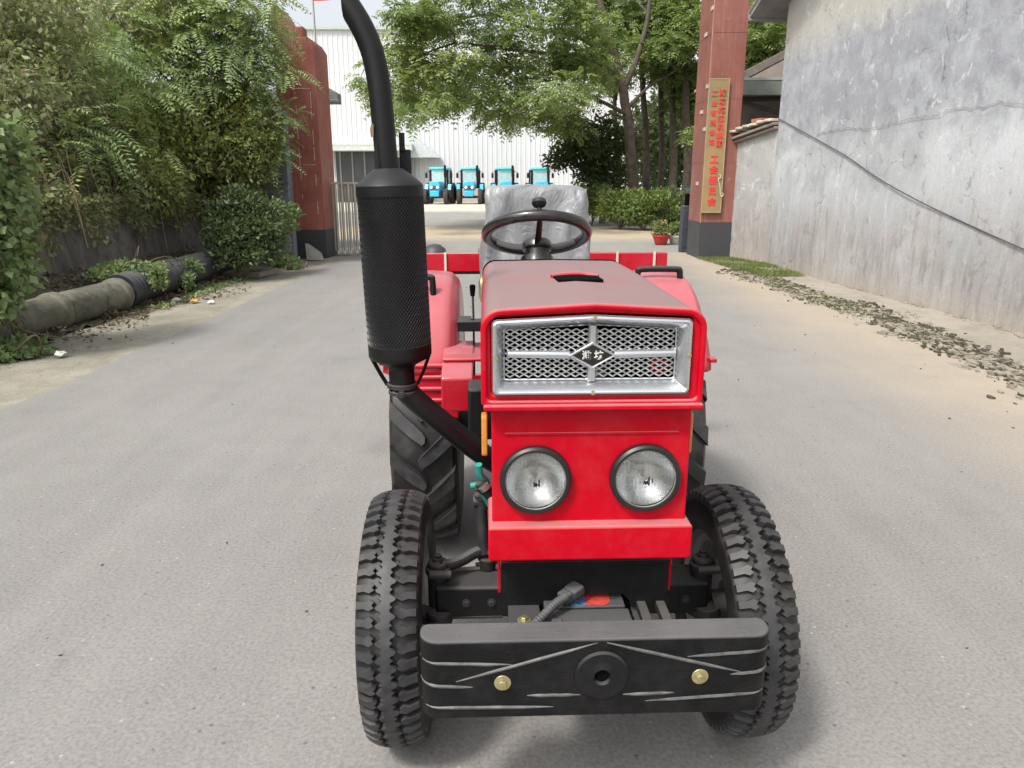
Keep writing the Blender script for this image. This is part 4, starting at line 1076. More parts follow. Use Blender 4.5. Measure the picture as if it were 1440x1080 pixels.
for i in range(ny+1):
    y = -3+(15.2+3)*i/ny; V.append((-6.1, y, V[i*(nz+1)+nz][2]))
for i in range(ny): F.append((i*(nz+1)+nz, n0+i, n0+i+1, (i+1)*(nz+1)+nz))
b = MB(); b.add(V, F); RW = obj('retaining_wall', b, RWM, smooth=60); tag(RW, 'low dark stained concrete retaining wall under the hanging greenery on the left', 'wall')
hl = lambda x, y: (.02+.40*max(0, min(1, (-x-4.75)/.9)))*max(0, min(1, (15.2-y)/2.0))+.05*noise.noise(Vector((x*4, y*4, 1)))+.03*noise.noise(Vector((x*11, y*11, 1)))
sheet('soil_ledge', -5.75, -4.60, -3, 15.4, -.02, SOIL, 40, 360, hf=hl)
def hb(x, y):
    d = -5.70-x
    base = 1.18+1.15*d if d < 1.2 else 2.56+1.05*(d-1.2) if d < 3.2 else 4.66+.35*(d-3.2)
    return base+.25*noise.noise(Vector((x*.8, y*.8, 3)))*min(1, d*1.5)
sheet('bank', -15, -5.74, -4, 17.2, 0, BANKM, 60, 110, hf=hb)
b = MB(); b.box(-6.0, -4.34, 15.0, 15.3, -.05, 2.85); b.box(-5.4, -4.32, 14.9, 15.0, 1.50, 1.56); b.box(-5.1, -4.36, 14.5, 15.0, -.05, .80)
EW = obj('block_wall', b, stained('grey_block', (.20, .215, .24), (.13, .14, .16)), bevel=.01); tag(EW, 'short grey rendered wall between the round bush and the dark red pillar', 'wall')

# ------------------------------------------------------------ pipes on the verge
def pipe_thing(name, p0, p1, r, mat, label, corr=False, group=None):
    p0, p1 = Vector(p0), Vector(p1); L0 = (p1-p0).length; d = (p1-p0).normalized()
    prof = [(r*.82, .002), (r, 0)]
    n = int(L0/.03)
    for i in range(1, n):
        h = L0*i/n; k = r
        if corr: k = r*(1+.045*math.sin(h*2*PI/.085))
        else:
            if h > L0-.14: k = r*1.13
            elif h < .05: k = r*.97
            k *= 1+.006*math.sin(i*1.7)
        prof.append((k, h))
    prof += [(r*1.05 if not corr else r, L0), (r*.82, L0-.002), (r*.82, .002)]
    q = Vector((0, 0, 1)).rotation_difference(d).to_matrix().to_4x4()
    m = MB(); m.lathe(prof, 40, q); o = obj(name, m, mat, smooth=35); o.location = p0
    tag(o, label, 'pipe', group); return o
def pipe_mat():
    m, nt, b, out = new_mat('old_concrete_pipe'); v = wcoords(nt)
    n = noi(nt, v, 2.5, 7, .65, .5); c = mixc(nt, ramp(nt, n, [(.3, 0.0), (.68, 1.0)]), (.10, .10, .07), (.23, .22, .17))
    c = mixc(nt, ramp(nt, noi(nt, v, 9, 7, .7), [(.55, 0.0), (.66, .6)]), c, (.27, .26, .22))
    c = mixc(nt, ramp(nt, noi(nt, v, 5, 6, .7, .7), [(.52, 0.0), (.66, .8)]), c, (.035, .035, .028))
    lk(nt, c, b.inputs['Base Color']); b.inputs['Roughness'].default_value = .85; bump(nt, b, noi(nt, v, 30, 6, .7), .5, .01); return m
CPM = pipe_mat(); BPM = surf('black_pipe', (.035, .038, .045), .5, var=.3, vs=6, dust=.5, dustc=(.14, .14, .12)); GPM = surf('slate_pipe', (.075, .08, .095), .65, var=.3, vs=4, bs=.3, dust=.5, dustc=(.15, .15, .12))
g_ = 'old pipes lying along the left verge'
pipe_thing('drain_pipe', (-4.93, 4.2, .17), (-4.93, 6.90, .18), .185, CPM, 'mossy concrete pipe length nearest the camera at the left edge of the photo', group=g_)
pipe_thing('drain_pipe', (-4.93, 6.93, .18), (-4.88, 7.95, .19), .185, CPM, 'middle one of the three mossy concrete pipe lengths, dry root over its near end', group=g_)
pipe_thing('drain_pipe', (-4.88, 7.98, .19), (-4.80, 9.10, .20), .185, CPM, 'farthest of the three mossy concrete pipe lengths, butting against the black ribbed pipe', group=g_)
pipe_thing('ribbed_pipe', (-4.82, 9.14, .22), (-4.86, 10.8, .24), .215, BPM, 'black ribbed plastic pipe half covered by green creeper', corr=True)
pipe_thing('plastic_pipe', (-4.88, 10.85, .24), (-4.98, 13.3, .25), .215, GPM, 'smooth slate-grey pipe running behind the round dark bush')
b = MB(); b.tube(smooth_path([(-5.05, 7.1, .50), (-4.90, 7.05, .40), (-4.74, 7.0, .30), (-4.70, 7.05, .16), (-4.62, 7.2, .08), (-4.50, 7.35, .015), (-4.40, 7.5, .012)], 6), [.014-.0002*i for i in range(37)], 7)
rt = obj('dry_root', b, surf('dry_bark', (.20, .155, .11), .85, var=.3, vs=20)); tag(rt, 'thin dry root draped over the mossy concrete pipe on the left', 'root')

# ------------------------------------------------------------ stones, slabs, litter
def rock(name, loc, size, mat, label, cat, seed, rot=0, flat=False):
    bm = bmesh.new(); bmesh.ops.create_icosphere(bm, subdivisions=3, radius=1)
    for v in bm.verts:
        k = 1+.35*noise.noise(v.co*1.3+Vector((seed, 0, 0)))+.12*noise.noise(v.co*4+Vector((seed, 0, 0)))
        v.co = Vector((v.co.x*size[0]*k, v.co.y*size[1]*k, v.co.z*size[2]*k))
        q = .06; v.co.x = v.co.x if not flat else max(-size[0]*.75, min(size[0]*.75, v.co.x)); v.co.z = max(-size[2]*.6, v.co.z)
    m = MB(); m.v = [tuple(v.co) for v in bm.verts]; bm.verts.ensure_lookup_table(); m.f = [tuple(v.index for v in f.verts) for f in bm.faces]; bm.free()
    o = obj(name, m, mat, smooth=28); o.location = loc; o.rotation_euler = (0, rot, seed); tag(o, label, cat); return o
STN = surf('pale_stone', (.40, .38, .34), .85, var=.2, vs=6, bs=.4, bscale=20)
V = [(-.17, 0, 0), (.14, -.02, 0), (.16, .10, .02), (-.10, .12, 0), (-.20, .10, .28), (-.14, .06, .30), (.06, .05, .17)]
b = MB(); b.add([(-.16, 0, 0), (.17, -.03, 0), (.18, .10, 0), (-.12, .14, 0), (-.20, .10, .33), (-.10, .08, .33), (.14, .06, .14), (-.19, .16, .33), (.12, .12, .13)],
      [(0, 1, 6, 5, 4), (1, 2, 8, 6), (4, 5, 6, 8, 7), (0, 4, 7, 3), (3, 7, 8, 2), (0, 3, 2, 1)])
o = obj('stone', b, STN, bevel=.012); o.location = (-4.0, 15.25, 0); tag(o, 'pale pointed stone leaning at the foot of the dark red pillar', 'stone')
rock('stone', (-4.38, 14.75, .09), (.17, .14, .14), surf('brown_stone', (.17, .15, .125), .9, var=.3, vs=8, bs=.4), 'rounded brown stone beside the pale pointed one near the dark red pillar', 'stone', 3.0)
b = MB(); b.prism([(-.35, -.28), (.30, -.36), (.42, .25), (-.28, .34)], 0, .10, 'z'); o = obj('concrete_slab', b, VERGEL, bevel=.015); o.location = (-4.45, 12.7, .0); tag(o, 'thin broken concrete slab lying on the verge by the round dark bush', 'slab')
def crumple(name, loc, r, mat, label, cat, seed):
    bm = bmesh.new(); bmesh.ops.create_icosphere(bm, subdivisions=3, radius=r)
    for v in bm.verts:
        k = 1+.7*noise.noise(v.co*(2.2/r)*.6+Vector((seed, 0, 0))); v.co *= k; v.co.z = v.co.z*.45+r*.25
    m = MB(); m.v = [tuple(v.co) for v in bm.verts]; m.f = [tuple(v.index for v in f.verts) for f in bm.faces]; bm.free()
    o = obj(name, m, mat, smooth=20); o.location = loc; tag(o, label, cat)
gq = lambda u, v: (lambda r_: Vector((r_.x*(CH/(CH-r_.z)), r_.y*(CH/(CH-r_.z)), 0)))(at(u, v, 1.0))
q = gq(273, 426); crumple('wrapper', (q.x, q.y, .02), .05, surf('yellow_wrapper', (.60, .36, .05), .4, var=.3, vs=30, col2=(.6, .1, .05)), 'crumpled yellow and orange wrapper in the litter on the left verge', 'wrapper', 1)
q = gq(248, 425); crumple('plastic_bag', (q.x, q.y, .02), .05, WHITE, 'crumpled white plastic scrap left of the yellow wrapper', 'litter', 4)
q = gq(297, 427); crumple('plastic_bag', (q.x, q.y, .015), .04, WHITE, 'small white plastic scrap right of the yellow wrapper', 'litter', 8)
q = gq(85, 502); crumple('plastic_bag', (q.x, q.y, .02), .05, WHITE, 'single white scrap near the mossy pipe at the left edge of the photo', 'litter', 12)

# dried mud crust along the right verge: ragged curled plates
def plates(n, seed, cx, w, y0, y1, smin, smax):
    rg = random.Random(seed); V = []; F = []
    for _ in range(n):
        y = y0+(y1-y0)*rg.random()**1.1; x = cx(y)+rg.gauss(0, w)*(.75+.6*noise.noise(Vector((y*1.1, seed, 0))));
        if noise.noise(Vector((y*1.6, x*3.0, seed)))+rg.uniform(-.35, .35) < -.30: continue
        s = rg.uniform(smin, smax)*(.5+.8*rg.random())
        k = rg.randint(5, 8); a0 = rg.random()*6; tx, ty = rg.gauss(0, .12), rg.gauss(0, .12); h = rg.uniform(.005, .018); st = rg.uniform(1.0, 2.6)
        o = len(V); th = rg.uniform(-.5, .5)
        ring = []
        for i in range(k):
            a = a0+2*PI*i/k+rg.uniform(-.3, .3); rr = s*rg.uniform(.55, 1.0); dx, dy = rr*math.cos(a), rr*st*math.sin(a)
            dx, dy = dx*math.cos(th)-dy*math.sin(th), dx*math.sin(th)+dy*math.cos(th)
            ring.append((dx, dy, max(-.002, tx*dx+ty*dy)+(.35*rr*rr/s*rg.random())))
        for dx, dy, z in ring: V.append((x+dx, y+dy, h+z))
        for dx, dy, z in ring: V.append((x+dx*.93, y+dy*.93, -.02))
        F.append(tuple(o+i for i in range(k)))
        for i in range(k): F.append((o+i, o+k+i, o+k+(i+1) % k, o+(i+1) % k))
    m = MB(); m.v = V; m.f = F; return m
cxm = lambda y: 4.22+.10*math.sin(y*.9)+.05*math.sin(y*2.3)-.04*(y-6)*(.3)
MUDM = ground_mat('dried_mud', (.27, .24, .195), (.34, .30, .24), speck=.6, moss=.25)
b = plates(2400, 5, cxm, .19, 3.2, 13.2, .012, .042); mud = obj('dried_mud', b, MUDM, smooth=0); tag(mud, kind='stuff', label='curled plates of dried mud in a ragged strip along the right verge', cat='mud')
MUDD = ground_mat('dark_mud', (.065, .058, .042), (.10, .09, .065), speck=.7, moss=.5)
b = plates(4600, 9, lambda y: cxm(y)+.03, .19, 3.2, 13.6, .005, .030); mud2 = obj('mud_crumbs', b, MUDD, smooth=0); tag(mud2, kind='stuff', label='dark crumbs of mud scattered along the right verge', cat='mud')
b = plates(500, 13, lambda y: 5.0+.035*(13.7-y)+.0, .05, 3.2, 13.6, .008, .03); m3 = obj('mud_crumbs', b, MUDM, smooth=0); tag(m3, kind='stuff', label='pale crumbs of plaster and mud at the foot of the grey wall', cat='debris')

# ------------------------------------------------------------ far blue tractors
def blue_tractor():
    t = empty('parked_tractor')
    CY = surf('cyan_paint', (.06, .62, .64), .35, coat=.3); BL = surf('blue_paint', (.04, .42, .64), .35, coat=.3); GL = surf('cab_glass', (.42, .56, .54), .12, spec=.9); TY = surf('far_tyre', (.06, .056, .05), .8, var=.3, vs=8)
    b = MB(); b.box(-.75, .75, 1.4, 2.9, 2.42, 2.62); b.box(-.55, .55, 1.32, 1.5, 2.46, 2.60); obj('cab_roof', b, CY, t, bevel=.06)
    b = MB()
    for x in (-.68, .68):
        for y in (1.5, 2.8): b.box(x-.085, x+.085, y-.05, y+.05, 1.1, 2.42)
    b.box(-.68, .68, 1.45, 1.55, 1.1, 1.2); cf = obj('cab_frame', b, BLACK, t)
    b = MB(); b.box(-.63, .63, 1.48, 1.50, 1.2, 2.42); b.box(-.66, -.64, 1.55, 2.75, 1.2, 2.42); b.box(.64, .66, 1.55, 2.75, 1.2, 2.42); obj('glass', b, GL, cf)
    b = MB(); b.box(-.25, .25, 2.2, 2.5, 1.0, 1.8); obj('seat', b, INNERB, cf)
    b = MB(); b.prism([(-.42, .95), (.42, .95), (.44, 1.35), (.36, 1.60), (-.36, 1.60), (-.44, 1.35)], -.15, 1.5); hd = obj('hood', b, BL, t, bevel=.05)
    b = MB(); b.box(-.36, .36, -.17, -.152, 1.02, 1.30); obj('grille', b, surf('far_grille', (.05, .05, .05), .5), hd)
    b = MB(); b.box(-.36, .36, -.25, .4, .55, .95); obj('front_weight', b, BL, t, bevel=.04)
    for x in (-.24, .24):
        b = MB(); b.cyl((x, -.175, 1.2), (x, -.19, 1.2), .11, n=16); obj('headlight', b, WHITE, hd)
    b = MB(); b.cyl((.58, 1.1, 1.2), (.58, 1.1, 2.75), .07, n=12); b.cyl((.58, 1.1, 1.9), (.58, 1.1, 2.7), .10, n=12); obj('exhaust', b, BLACK, t)
    for s in (-1, 1):
        b = MB(); b.tube([(s*.72, 1.5, 2.3), (s*1.0, 1.45, 2.28), (s*1.0, 1.45, 2.0)], .02, 6); b.box(s*1.0-.09, s*1.0+.09, 1.42, 1.46, 1.85, 2.2); obj('mirror', b, BLACK, t)
        b = MB(); b.prism([(.95, 1.0), (1.15, 1.42), (2.6, 1.42), (2.9, 1.1), (2.9, 1.0), (2.6, 1.32), (1.2, 1.32), (1.0, .98)], min(s*.78, s*1.06), max(s*.78, s*1.06), 'x'); obj('fender', b, BL, t, bevel=.03)
        for nm, y, r_, w, x in (('front_wheel', .35, .52, .30, .82), ('rear_wheel', 2.1, .74, .42, .92)):
            b = MB(); b.lathe([(r_*.5, -w/2), (r_*.9, -w/2), (r_*.98, -w/2+.05), (r_*.98, w/2-.05), (r_*.9, w/2), (r_*.5, w/2)], 32, Matrix.Translation((s*x, y, r_)) @ Matrix.Rotation(R(90), 4, 'Y'))
            for k in range(18):
                for q in (-1, 1):
                    a = 2*PI*(k+(.5 if q > 0 else 0))/18; c_, s_ = math.cos(a), math.sin(a)
                    Mx = Matrix.Translation((s*x, y, r_)) @ Matrix.Rotation(a, 4, 'X') @ Matrix.Translation((q*w*.22, 0, r_)) @ Matrix.Rotation(R(q*32), 4, 'Z')
                    b.box(-w*.26, w*.26, -.03, .03, -.05, .03, Mx)
            obj(nm, b, TY, t)
    b = MB(); b.box(-.75, .75, .25, .45, .42, .60); b.box(-.2, .2, 0, 2.8, .5, .95); obj('chassis', b, DARKM, t)
    return t
bt = blue_tractor()
lab = ['bright blue parked tractor leftmost in the far row, next to the muffler', 'second blue tractor from the left in the far row, left of the grey-covered seat', 'third blue tractor from the left in the far row, half hidden by the grey-covered seat', 'bright blue parked tractor at the right end of the far row above the steering wheel']
for i, (u, dz) in enumerate(((612, -.10), (660, .05), (712, .0), (763, .0))):
    o = bt if i == 0 else copy_tree(bt)
    yy = 55.5+i*.3; p = at(u, 285, yy)
    o.location = (p.x, yy, -.006); o.rotation_euler = (0, 0, (-.12, .0, .07, .09)[i]); o.scale = (.93, 1, 1)
    tag(o, lab[i], 'tractor', 'blue tractors parked in a row in the far yard')
# ============================================================ FOLIAGE
def leaf_mat(name, dark, light, accent, tr=.35, acc=.12, dead=0, scale=1.2):
    m, nt, b, out = new_mat(name); g = N(nt, 'ShaderNodeNewGeometry'); v = wcoords(nt)
    rnd = g.outputs['Random Per Island']
    n = noi(nt, v, scale, 4, .6)
    f = mth(nt, 'ADD', mth(nt, 'MULTIPLY', rnd, .55), mth(nt, 'MULTIPLY', ramp(nt, n, [(.3, 0.0), (.7, 1.0)]), .5), clamp=True)
    c = mixc(nt, f, dark, light)
    n2 = noi(nt, wcoords(nt, loc=(9, 4, 2)), scale*.8, 3, .5)
    a = mth(nt, 'MULTIPLY', ramp(nt, n2, [(.52, 0.0), (.66, 1.0)]), ramp(nt, rnd, [(.25, 0.0), (.6, 1.0)]))
    c = mixc(nt, mth(nt, 'MULTIPLY', a, acc*5, clamp=True), c, accent)
    if dead: 
        r2 = N(nt, 'ShaderNodeTexWhiteNoise'); r2.noise_dimensions = '1D'; lk(nt, rnd, r2.inputs['W'])
        c = mixc(nt, mth(nt, 'LESS_THAN', r2.outputs['Value'], dead), c, (.22, .185, .12))
    lk(nt, c, b.inputs['Base Color']); b.inputs['Roughness'].default_value = .5; b.inputs['Specular IOR Level'].default_value = .35
    t = N(nt, 'ShaderNodeBsdfTranslucent'); lk(nt, mixc(nt, .5, c, (.25, .35, .04)), t.inputs['Color'])
    mx = N(nt, 'ShaderNodeMixShader'); mx.inputs[0].default_value = tr
    lk(nt, b.outputs[0], mx.inputs[1]); lk(nt, t.outputs[0], mx.inputs[2]); lk(nt, mx.outputs[0], out.inputs[0])
    return m
BARK = surf('bark', (.095, .075, .058), .9, var=.4, vs=6, bs=.7, bd=.02, bscale=20)
BARKL = surf('bark_brown', (.15, .10, .075), .9, var=.4, vs=6, bs=.7, bd=.02, bscale=20)
STEM = surf('dry_stem', (.15, .12, .08), .9, var=.4, vs=10)
def nrmz(a): return a/np.maximum(np.linalg.norm(a, axis=-1, keepdims=True), 1e-9)
def sample_clumps(rg, clumps, n, shell=.35):
    cs = np.array([c[:3] for c, r_ in clumps]); rs = np.array([r_ if hasattr(r_, '__len__') else (r_,)*3 for c, r_ in clumps], float)
    w = rs.prod(1)**(2/3); idx = rg.choice(len(cs), n, p=w/w.sum())
    d = nrmz(rg.normal(size=(n, 3))); u = rg.random(n)**shell
    # lumpy shells
    ph = rg.random((len(cs), 3))*6
    lump = 1+.22*np.sin(d[:, 0]*5+ph[idx, 0])*np.sin(d[:, 1]*5+ph[idx, 1])+.16*np.sin(d[:, 2]*9+ph[idx, 2])
    return cs[idx]+d*rs[idx]*(u*lump)[:, None], d
def fronds(rg, C, D, Ln, K, ll, lw, droop=.5, spread=.55):
    n = len(C); L = Ln*(.65+.6*rg.random(n)); d = D.copy(); d[:, 2] *= .5
    d = nrmz(d+rg.normal(size=(n, 3))*spread); d[:, 2] = d[:, 2]*.6+.05; d = nrmz(d)
    s = nrmz(np.cross(d, np.array([0, 0, 1.0])+rg.normal(size=(n, 3))*.35))
    VV = []
    for i in range(K):
        t = (i+.6)/K; p = C+d*(L*t)[:, None]+np.array([0, 0, -1.0])*(L*droop*t*t)[:, None]
        tl = (ll*(1-.55*abs(2*t-.9)**1.5))
        ax = nrmz(d+np.array([0, 0, -1.0])*2*droop*t)
        for sg in (-1, 1):
            v = nrmz(s*sg+ax*.30+np.array([0, 0, -.28])+rg.normal(size=(n, 3))*.10)*(tl*(.85+.3*rg.random(n)))[:, None]
            w = ax*(lw*(.8+.4*rg.random(n)))[:, None]*.5
            VV += [p, p+v*.42+w, p+v, p+v*.42-w]
    V = np.stack(VV, 1).reshape(-1, 3); F = np.arange(len(V)).reshape(-1, 4); return V, F
def leaves(rg, C, D, ln, wd, spread=.8, down=.4):
    n = len(C); l = ln*(.6+.8*rg.random(n)); v = nrmz(D*.6+rg.normal(size=(n, 3))*spread+np.array([0, 0, -down]))
    w = nrmz(np.cross(v, rg.normal(size=(n, 3))))*(l*wd/ln*.5)[:, None]; nn = nrmz(np.cross(v, w))*(l*.12)[:, None]
    p0 = C; p2 = C+v*l[:, None]; m_ = C+v*(l*.42)[:, None]
    V = np.stack([p0, m_+w+nn, p2, m_-w+nn], 1).reshape(-1, 3); return V, np.arange(len(V)).reshape(-1, 4)
def merge(parts):
    o = 0; Vs = []; Fs = []
    for V, F in parts: Vs.append(V); Fs.append(F+o); o += len(V)
    return np.concatenate(Vs), np.concatenate(Fs)
def thing_plant(name, label, cat, base, group=None):
    t = empty(name, base); tag(t, label, cat, group); return t
def loc_np(V, base): return V-np.array(base)
def limbs(paths, parent, base, mat=BARK, name='trunk'):
    b = MB()
    for pts, r0, r1 in paths:
        P_ = smooth_path([Vector(p)-Vector(base) for p in pts], 5); n = len(P_)
        P_ = [p+Vector((noise.noise(p*1.5), noise.noise(p*1.5+Vector((5, 0, 0))), 0))*r0*.35 for p in P_]
        b.tube(P_, [r0+(r1-r0)*(i/(n-1))**.8 for i in range(n)], 9)
    return obj(name, b, mat, parent, smooth=70)

# --- the big spreading tree behind the gate
def px(u, v, Y): return tuple(at(u, v, Y))
LT = leaf_mat('tree_leaves', (.08, .125, .045), (.31, .40, .16), (.50, .55, .18), tr=.45, acc=.13, scale=.45)
LD = leaf_mat('dark_leaves', (.026, .042, .018), (.085, .12, .045), (.09, .11, .03), tr=.25, acc=.05, scale=.6)
base = px(893, 283, 28)[:2]+(0,)
BT = thing_plant('broadleaf_tree', 'big spreading green tree whose leaning trunk stands behind the hedge', 'tree', base)
r1 = np.random.default_rng(5)
main = [([base, px(889, 240, 28), px(884, 180, 28), px(876, 120, 28), px(860, 60, 27.8), px(842, 0, 27.5), px(830, -80, 27.5)], .24, .10)]
br = [([px(877, 125, 28), px(896, 80, 28), px(912, 20, 28), px(920, -60, 28)], .13, .05),
      ([px(868, 105, 28), px(820, 80, 27), px(770, 75, 26), px(720, 70, 25.5), px(650, 60, 25)], .10, .03),
      ([px(860, 85, 28), px(810, 50, 27), px(750, 40, 26), px(690, 20, 25.5), px(600, 40, 25)], .09, .025),
      ([px(880, 160, 28), px(840, 140, 27.5), px(790, 120, 27), px(740, 110, 26.5), px(700, 125, 26)], .08, .02),
      ([px(882, 170, 28), px(860, 160, 27), px(830, 175, 26.5), px(800, 195, 26)], .05, .015),
      ([px(845, 50, 27.6), px(780, 0, 26.5), px(700, -30, 26), px(600, -20, 25.5)], .09, .03),
      ([px(884, 150, 28), px(915, 120, 28.5), px(950, 100, 29), px(975, 80, 29)], .07, .02),
      ([px(640, 60, 25), px(590, 80, 24.5), px(560, 120, 24.3), px(520, 112, 24.2)], .03, .01)]
# clumps in rows following the crown outline in the photograph
cl = []
outline = [(560, 140), (575, 105), (565, 70), (590, 45), (610, 20), (650, -5), (600, 90), (625, 120), (605, 145), (640, 130), (645, 95), (640, 50), (680, 20), (690, 60), (680, 100), (690, 135),
           (720, 120), (730, 85), (725, 40), (740, 0), (760, 145), (775, 115), (770, 70), (780, 30), (790, -10), (742, 160), (705, 148), (800, 145), (825, 115), (815, 80), (830, 40), (840, 0),
           (845, 95), (880, 35), (890, -5), (925, 45), (940, 10), (955, 70), (970, 40), (975, 100), (785, 165), (840, 140), (508, 112), (522, 108), (565, 158), (548, 130), (680, -60), (760, -70), (850, -70), (930, -50), (620, -50), (575, 12)]
for u, v in outline:
    for k in range(2):
        Y = 26+2.4*r1.normal() if u > 600 else 24.5+1.0*r1.normal()
        Y = min(31, max(21.5, Y)) if u < 840 else 29.5+1.2*r1.random(); c = px(u+r1.normal()*12, v+r1.normal()*9, Y); rr = (.50+.34*r1.random()) if u > 540 else .30
        cl.append((c, (rr*1.25, rr*1.1, rr*.6)))
limbs(main, BT, base)
tw = []
for c, r_ in cl[::2]:
    # twig from the nearest limb point
    best = min((Vector(p) for pts, a, b_ in br+main for p in pts), key=lambda p: (p-Vector(c)).length)
    mid = best.lerp(Vector(c), .5)+Vector((0, 0, .25)); tw.append(([tuple(best), tuple(mid), c], .028, .008))
limbs(br+tw, BT, base, BARK, 'limb')
C, D = sample_clumps(r1, cl, 6700, .5)
V1, F1 = fronds(r1, C, D, .42, 5, .19, .075, .45, .7)
npobj('crown', loc_np(V1, base), F1, LT, BT)

# --- thinner trees of the grove behind
gr_ = 'slim trees of the grove behind the big tree'
def grove_tree(u, vb, Y, ut, vt, r0, label, mat, leafm, clumps, n, seed, bark=BARK, leafkind='l', group=gr_):
    rg = np.random.default_rng(seed); p = px(u, vb, Y); base = (p[0], Y, 0)
    t = thing_plant('grove_tree', label, 'tree', base, group)
    top = px(ut, vt, Y); m = [([base, tuple(Vector(base).lerp(Vector(top), .3)+Vector((.08, 0, 0))), tuple(Vector(base).lerp(Vector(top), .65)+Vector((-.1, 0, 0))), top], r0, r0*.45)]
    cc = []; tws = []
    for (cu, cv, rr) in clumps:
        for k in range(2):
            c = px(cu+rg.normal()*8, cv+rg.normal()*8, Y+rg.normal()*1.0); cc.append((c, (rr, rr, rr*.65)))
            s_ = Vector(base).lerp(Vector(top), min(1, max(.35, (c[2]-.6)/max(.1, top[2])))); tws.append(([tuple(s_), tuple(s_.lerp(Vector(c), .5)+Vector((0, 0, .15))), c], .03, .008))
    limbs(m, t, base, bark); limbs(tws, t, base, bark, 'limb')
    C, D = sample_clumps(rg, cc, n, .45)
    V, F = fronds(rg, C, D, .40, 4, .19, .085, .4, .7)
    npobj('crown', loc_np(V, base), F, leafm, t)
    return t
LT2 = leaf_mat('grove_leaves', (.08, .125, .045), (.28, .36, .12), (.44, .46, .15), tr=.42, acc=.08, scale=.5)
grove_tree(908, 283, 31, 905, -40, .17, 'slim grove tree just right of the big leaning trunk', None, LT2, [(905, 60, .8), (920, 105, .6), (895, 20, .8), (935, -20, 1)], 1100, 21)
grove_tree(927, 285, 32, 935, -40, .16, 'slim straight grove tree in the middle between the big trunk and the brown pillar', None, LT2, [(940, 70, .8), (955, 115, .7), (930, 30, .8), (945, 150, .4), (960, -20, 1)], 1200, 22)
grove_tree(944, 286, 30, 950, -40, .19, 'grove tree with pale grey bark third from the big trunk', None, LT2, [(965, 60, .8), (970, 105, .8), (955, 10, .9), (978, 150, .6), (988, 180, .4)], 1400, 23)
grove_tree(963, 288, 29, 972, 30, .22, 'stout dark grove trunk standing directly left of the brown pillar', None, LT2, [(970, 30, .8), (972, 140, .5), (980, 110, .7), (978, 185, .35)], 1000, 24, BARK)
grove_tree(868, 284, 33, 868, 60, .15, 'reddish brown grove trunk just left of the big leaning trunk', None, LT2, [(860, 60, .8), (850, 120, .6)], 600, 25, BARKL)
# dark low tree left of the trunks
rg = np.random.default_rng(31); base = px(848, 280, 29.5)[:2]+(0,)
DT = thing_plant('evergreen_tree', 'dark dense small evergreen tree left of the big trunk, in front of the white warehouse', 'tree', base)
cl = [(px(u+rg.normal()*4, v+rg.normal()*4, 29.5+rg.normal()*.7), (.62, .6, .45)) for u, v in ((850, 262), (845, 235), (862, 215), (835, 205), (815, 190), (850, 180), (868, 245), (800, 180), (820, 222), (790, 225), (830, 245), (872, 190), (862, 270), (805, 210), (840, 270)) for k in range(2)]
limbs([([base, px(850, 240, 29.5), px(845, 190, 29.5)], .14, .05)]+[([px(850, 245, 29.5), c, ], .03, .01) for c, r_ in cl[::2]], DT, base)
C, D = sample_clumps(rg, cl, 9000, .4); V, F = leaves(rg, C, D, .17, .085, .8, .2); npobj('crown', loc_np(V, base), F, LD, DT)
# distant wood closing the view behind the trunks
rg = np.random.default_rng(33); base = (9.0, 40, 0)
FW = thing_plant('distant_wood', 'dim mass of trees closing the view behind the grove trunks', 'wood', base); FW['kind'] = 'stuff'
cl = [((rg.uniform(6.2, 16), rg.uniform(36, 43), rg.uniform(.5, 6.5)), (1.2, 1.0, .9)) for k in range(70)]
C, D = sample_clumps(rg, cl, 15000, .4); V, F = leaves(rg, C, D, .34, .17, .8, .2); npobj('foliage', loc_np(V, base), F, LD, FW)
# tree behind the shed at right
rg = np.random.default_rng(35); base = (8.2, 24, 0)
ST = thing_plant('broadleaf_tree', 'green tree behind the shed, seen between the brown pillar and the eave', 'tree', base)
cl = [(px(u+rg.normal()*6, v+rg.normal()*6, 24+rg.normal()*.8), (.62, .6, .5)) for u, v in ((1055, 20), (1075, 45), (1095, 60), (1060, 70), (1085, 90), (1050, 50), (1100, 20), (1080, 0), (1055, 95), (1120, 80), (1045, -10), (1050, 115)) for k in range(2)]
limbs([([base, px(1085, 120, 24), px(1070, 40, 24), px(1065, -30, 24)], .16, .06)]+[([px(1075, 90, 24), c], .03, .008) for c, r_ in cl[::2]], ST, base)
C, D = sample_clumps(rg, cl, 3600, .42); V, F = fronds(rg, C, D, .34, 4, .15, .06, .4, .7); npobj('crown', loc_np(V, base), F, LT2, ST)

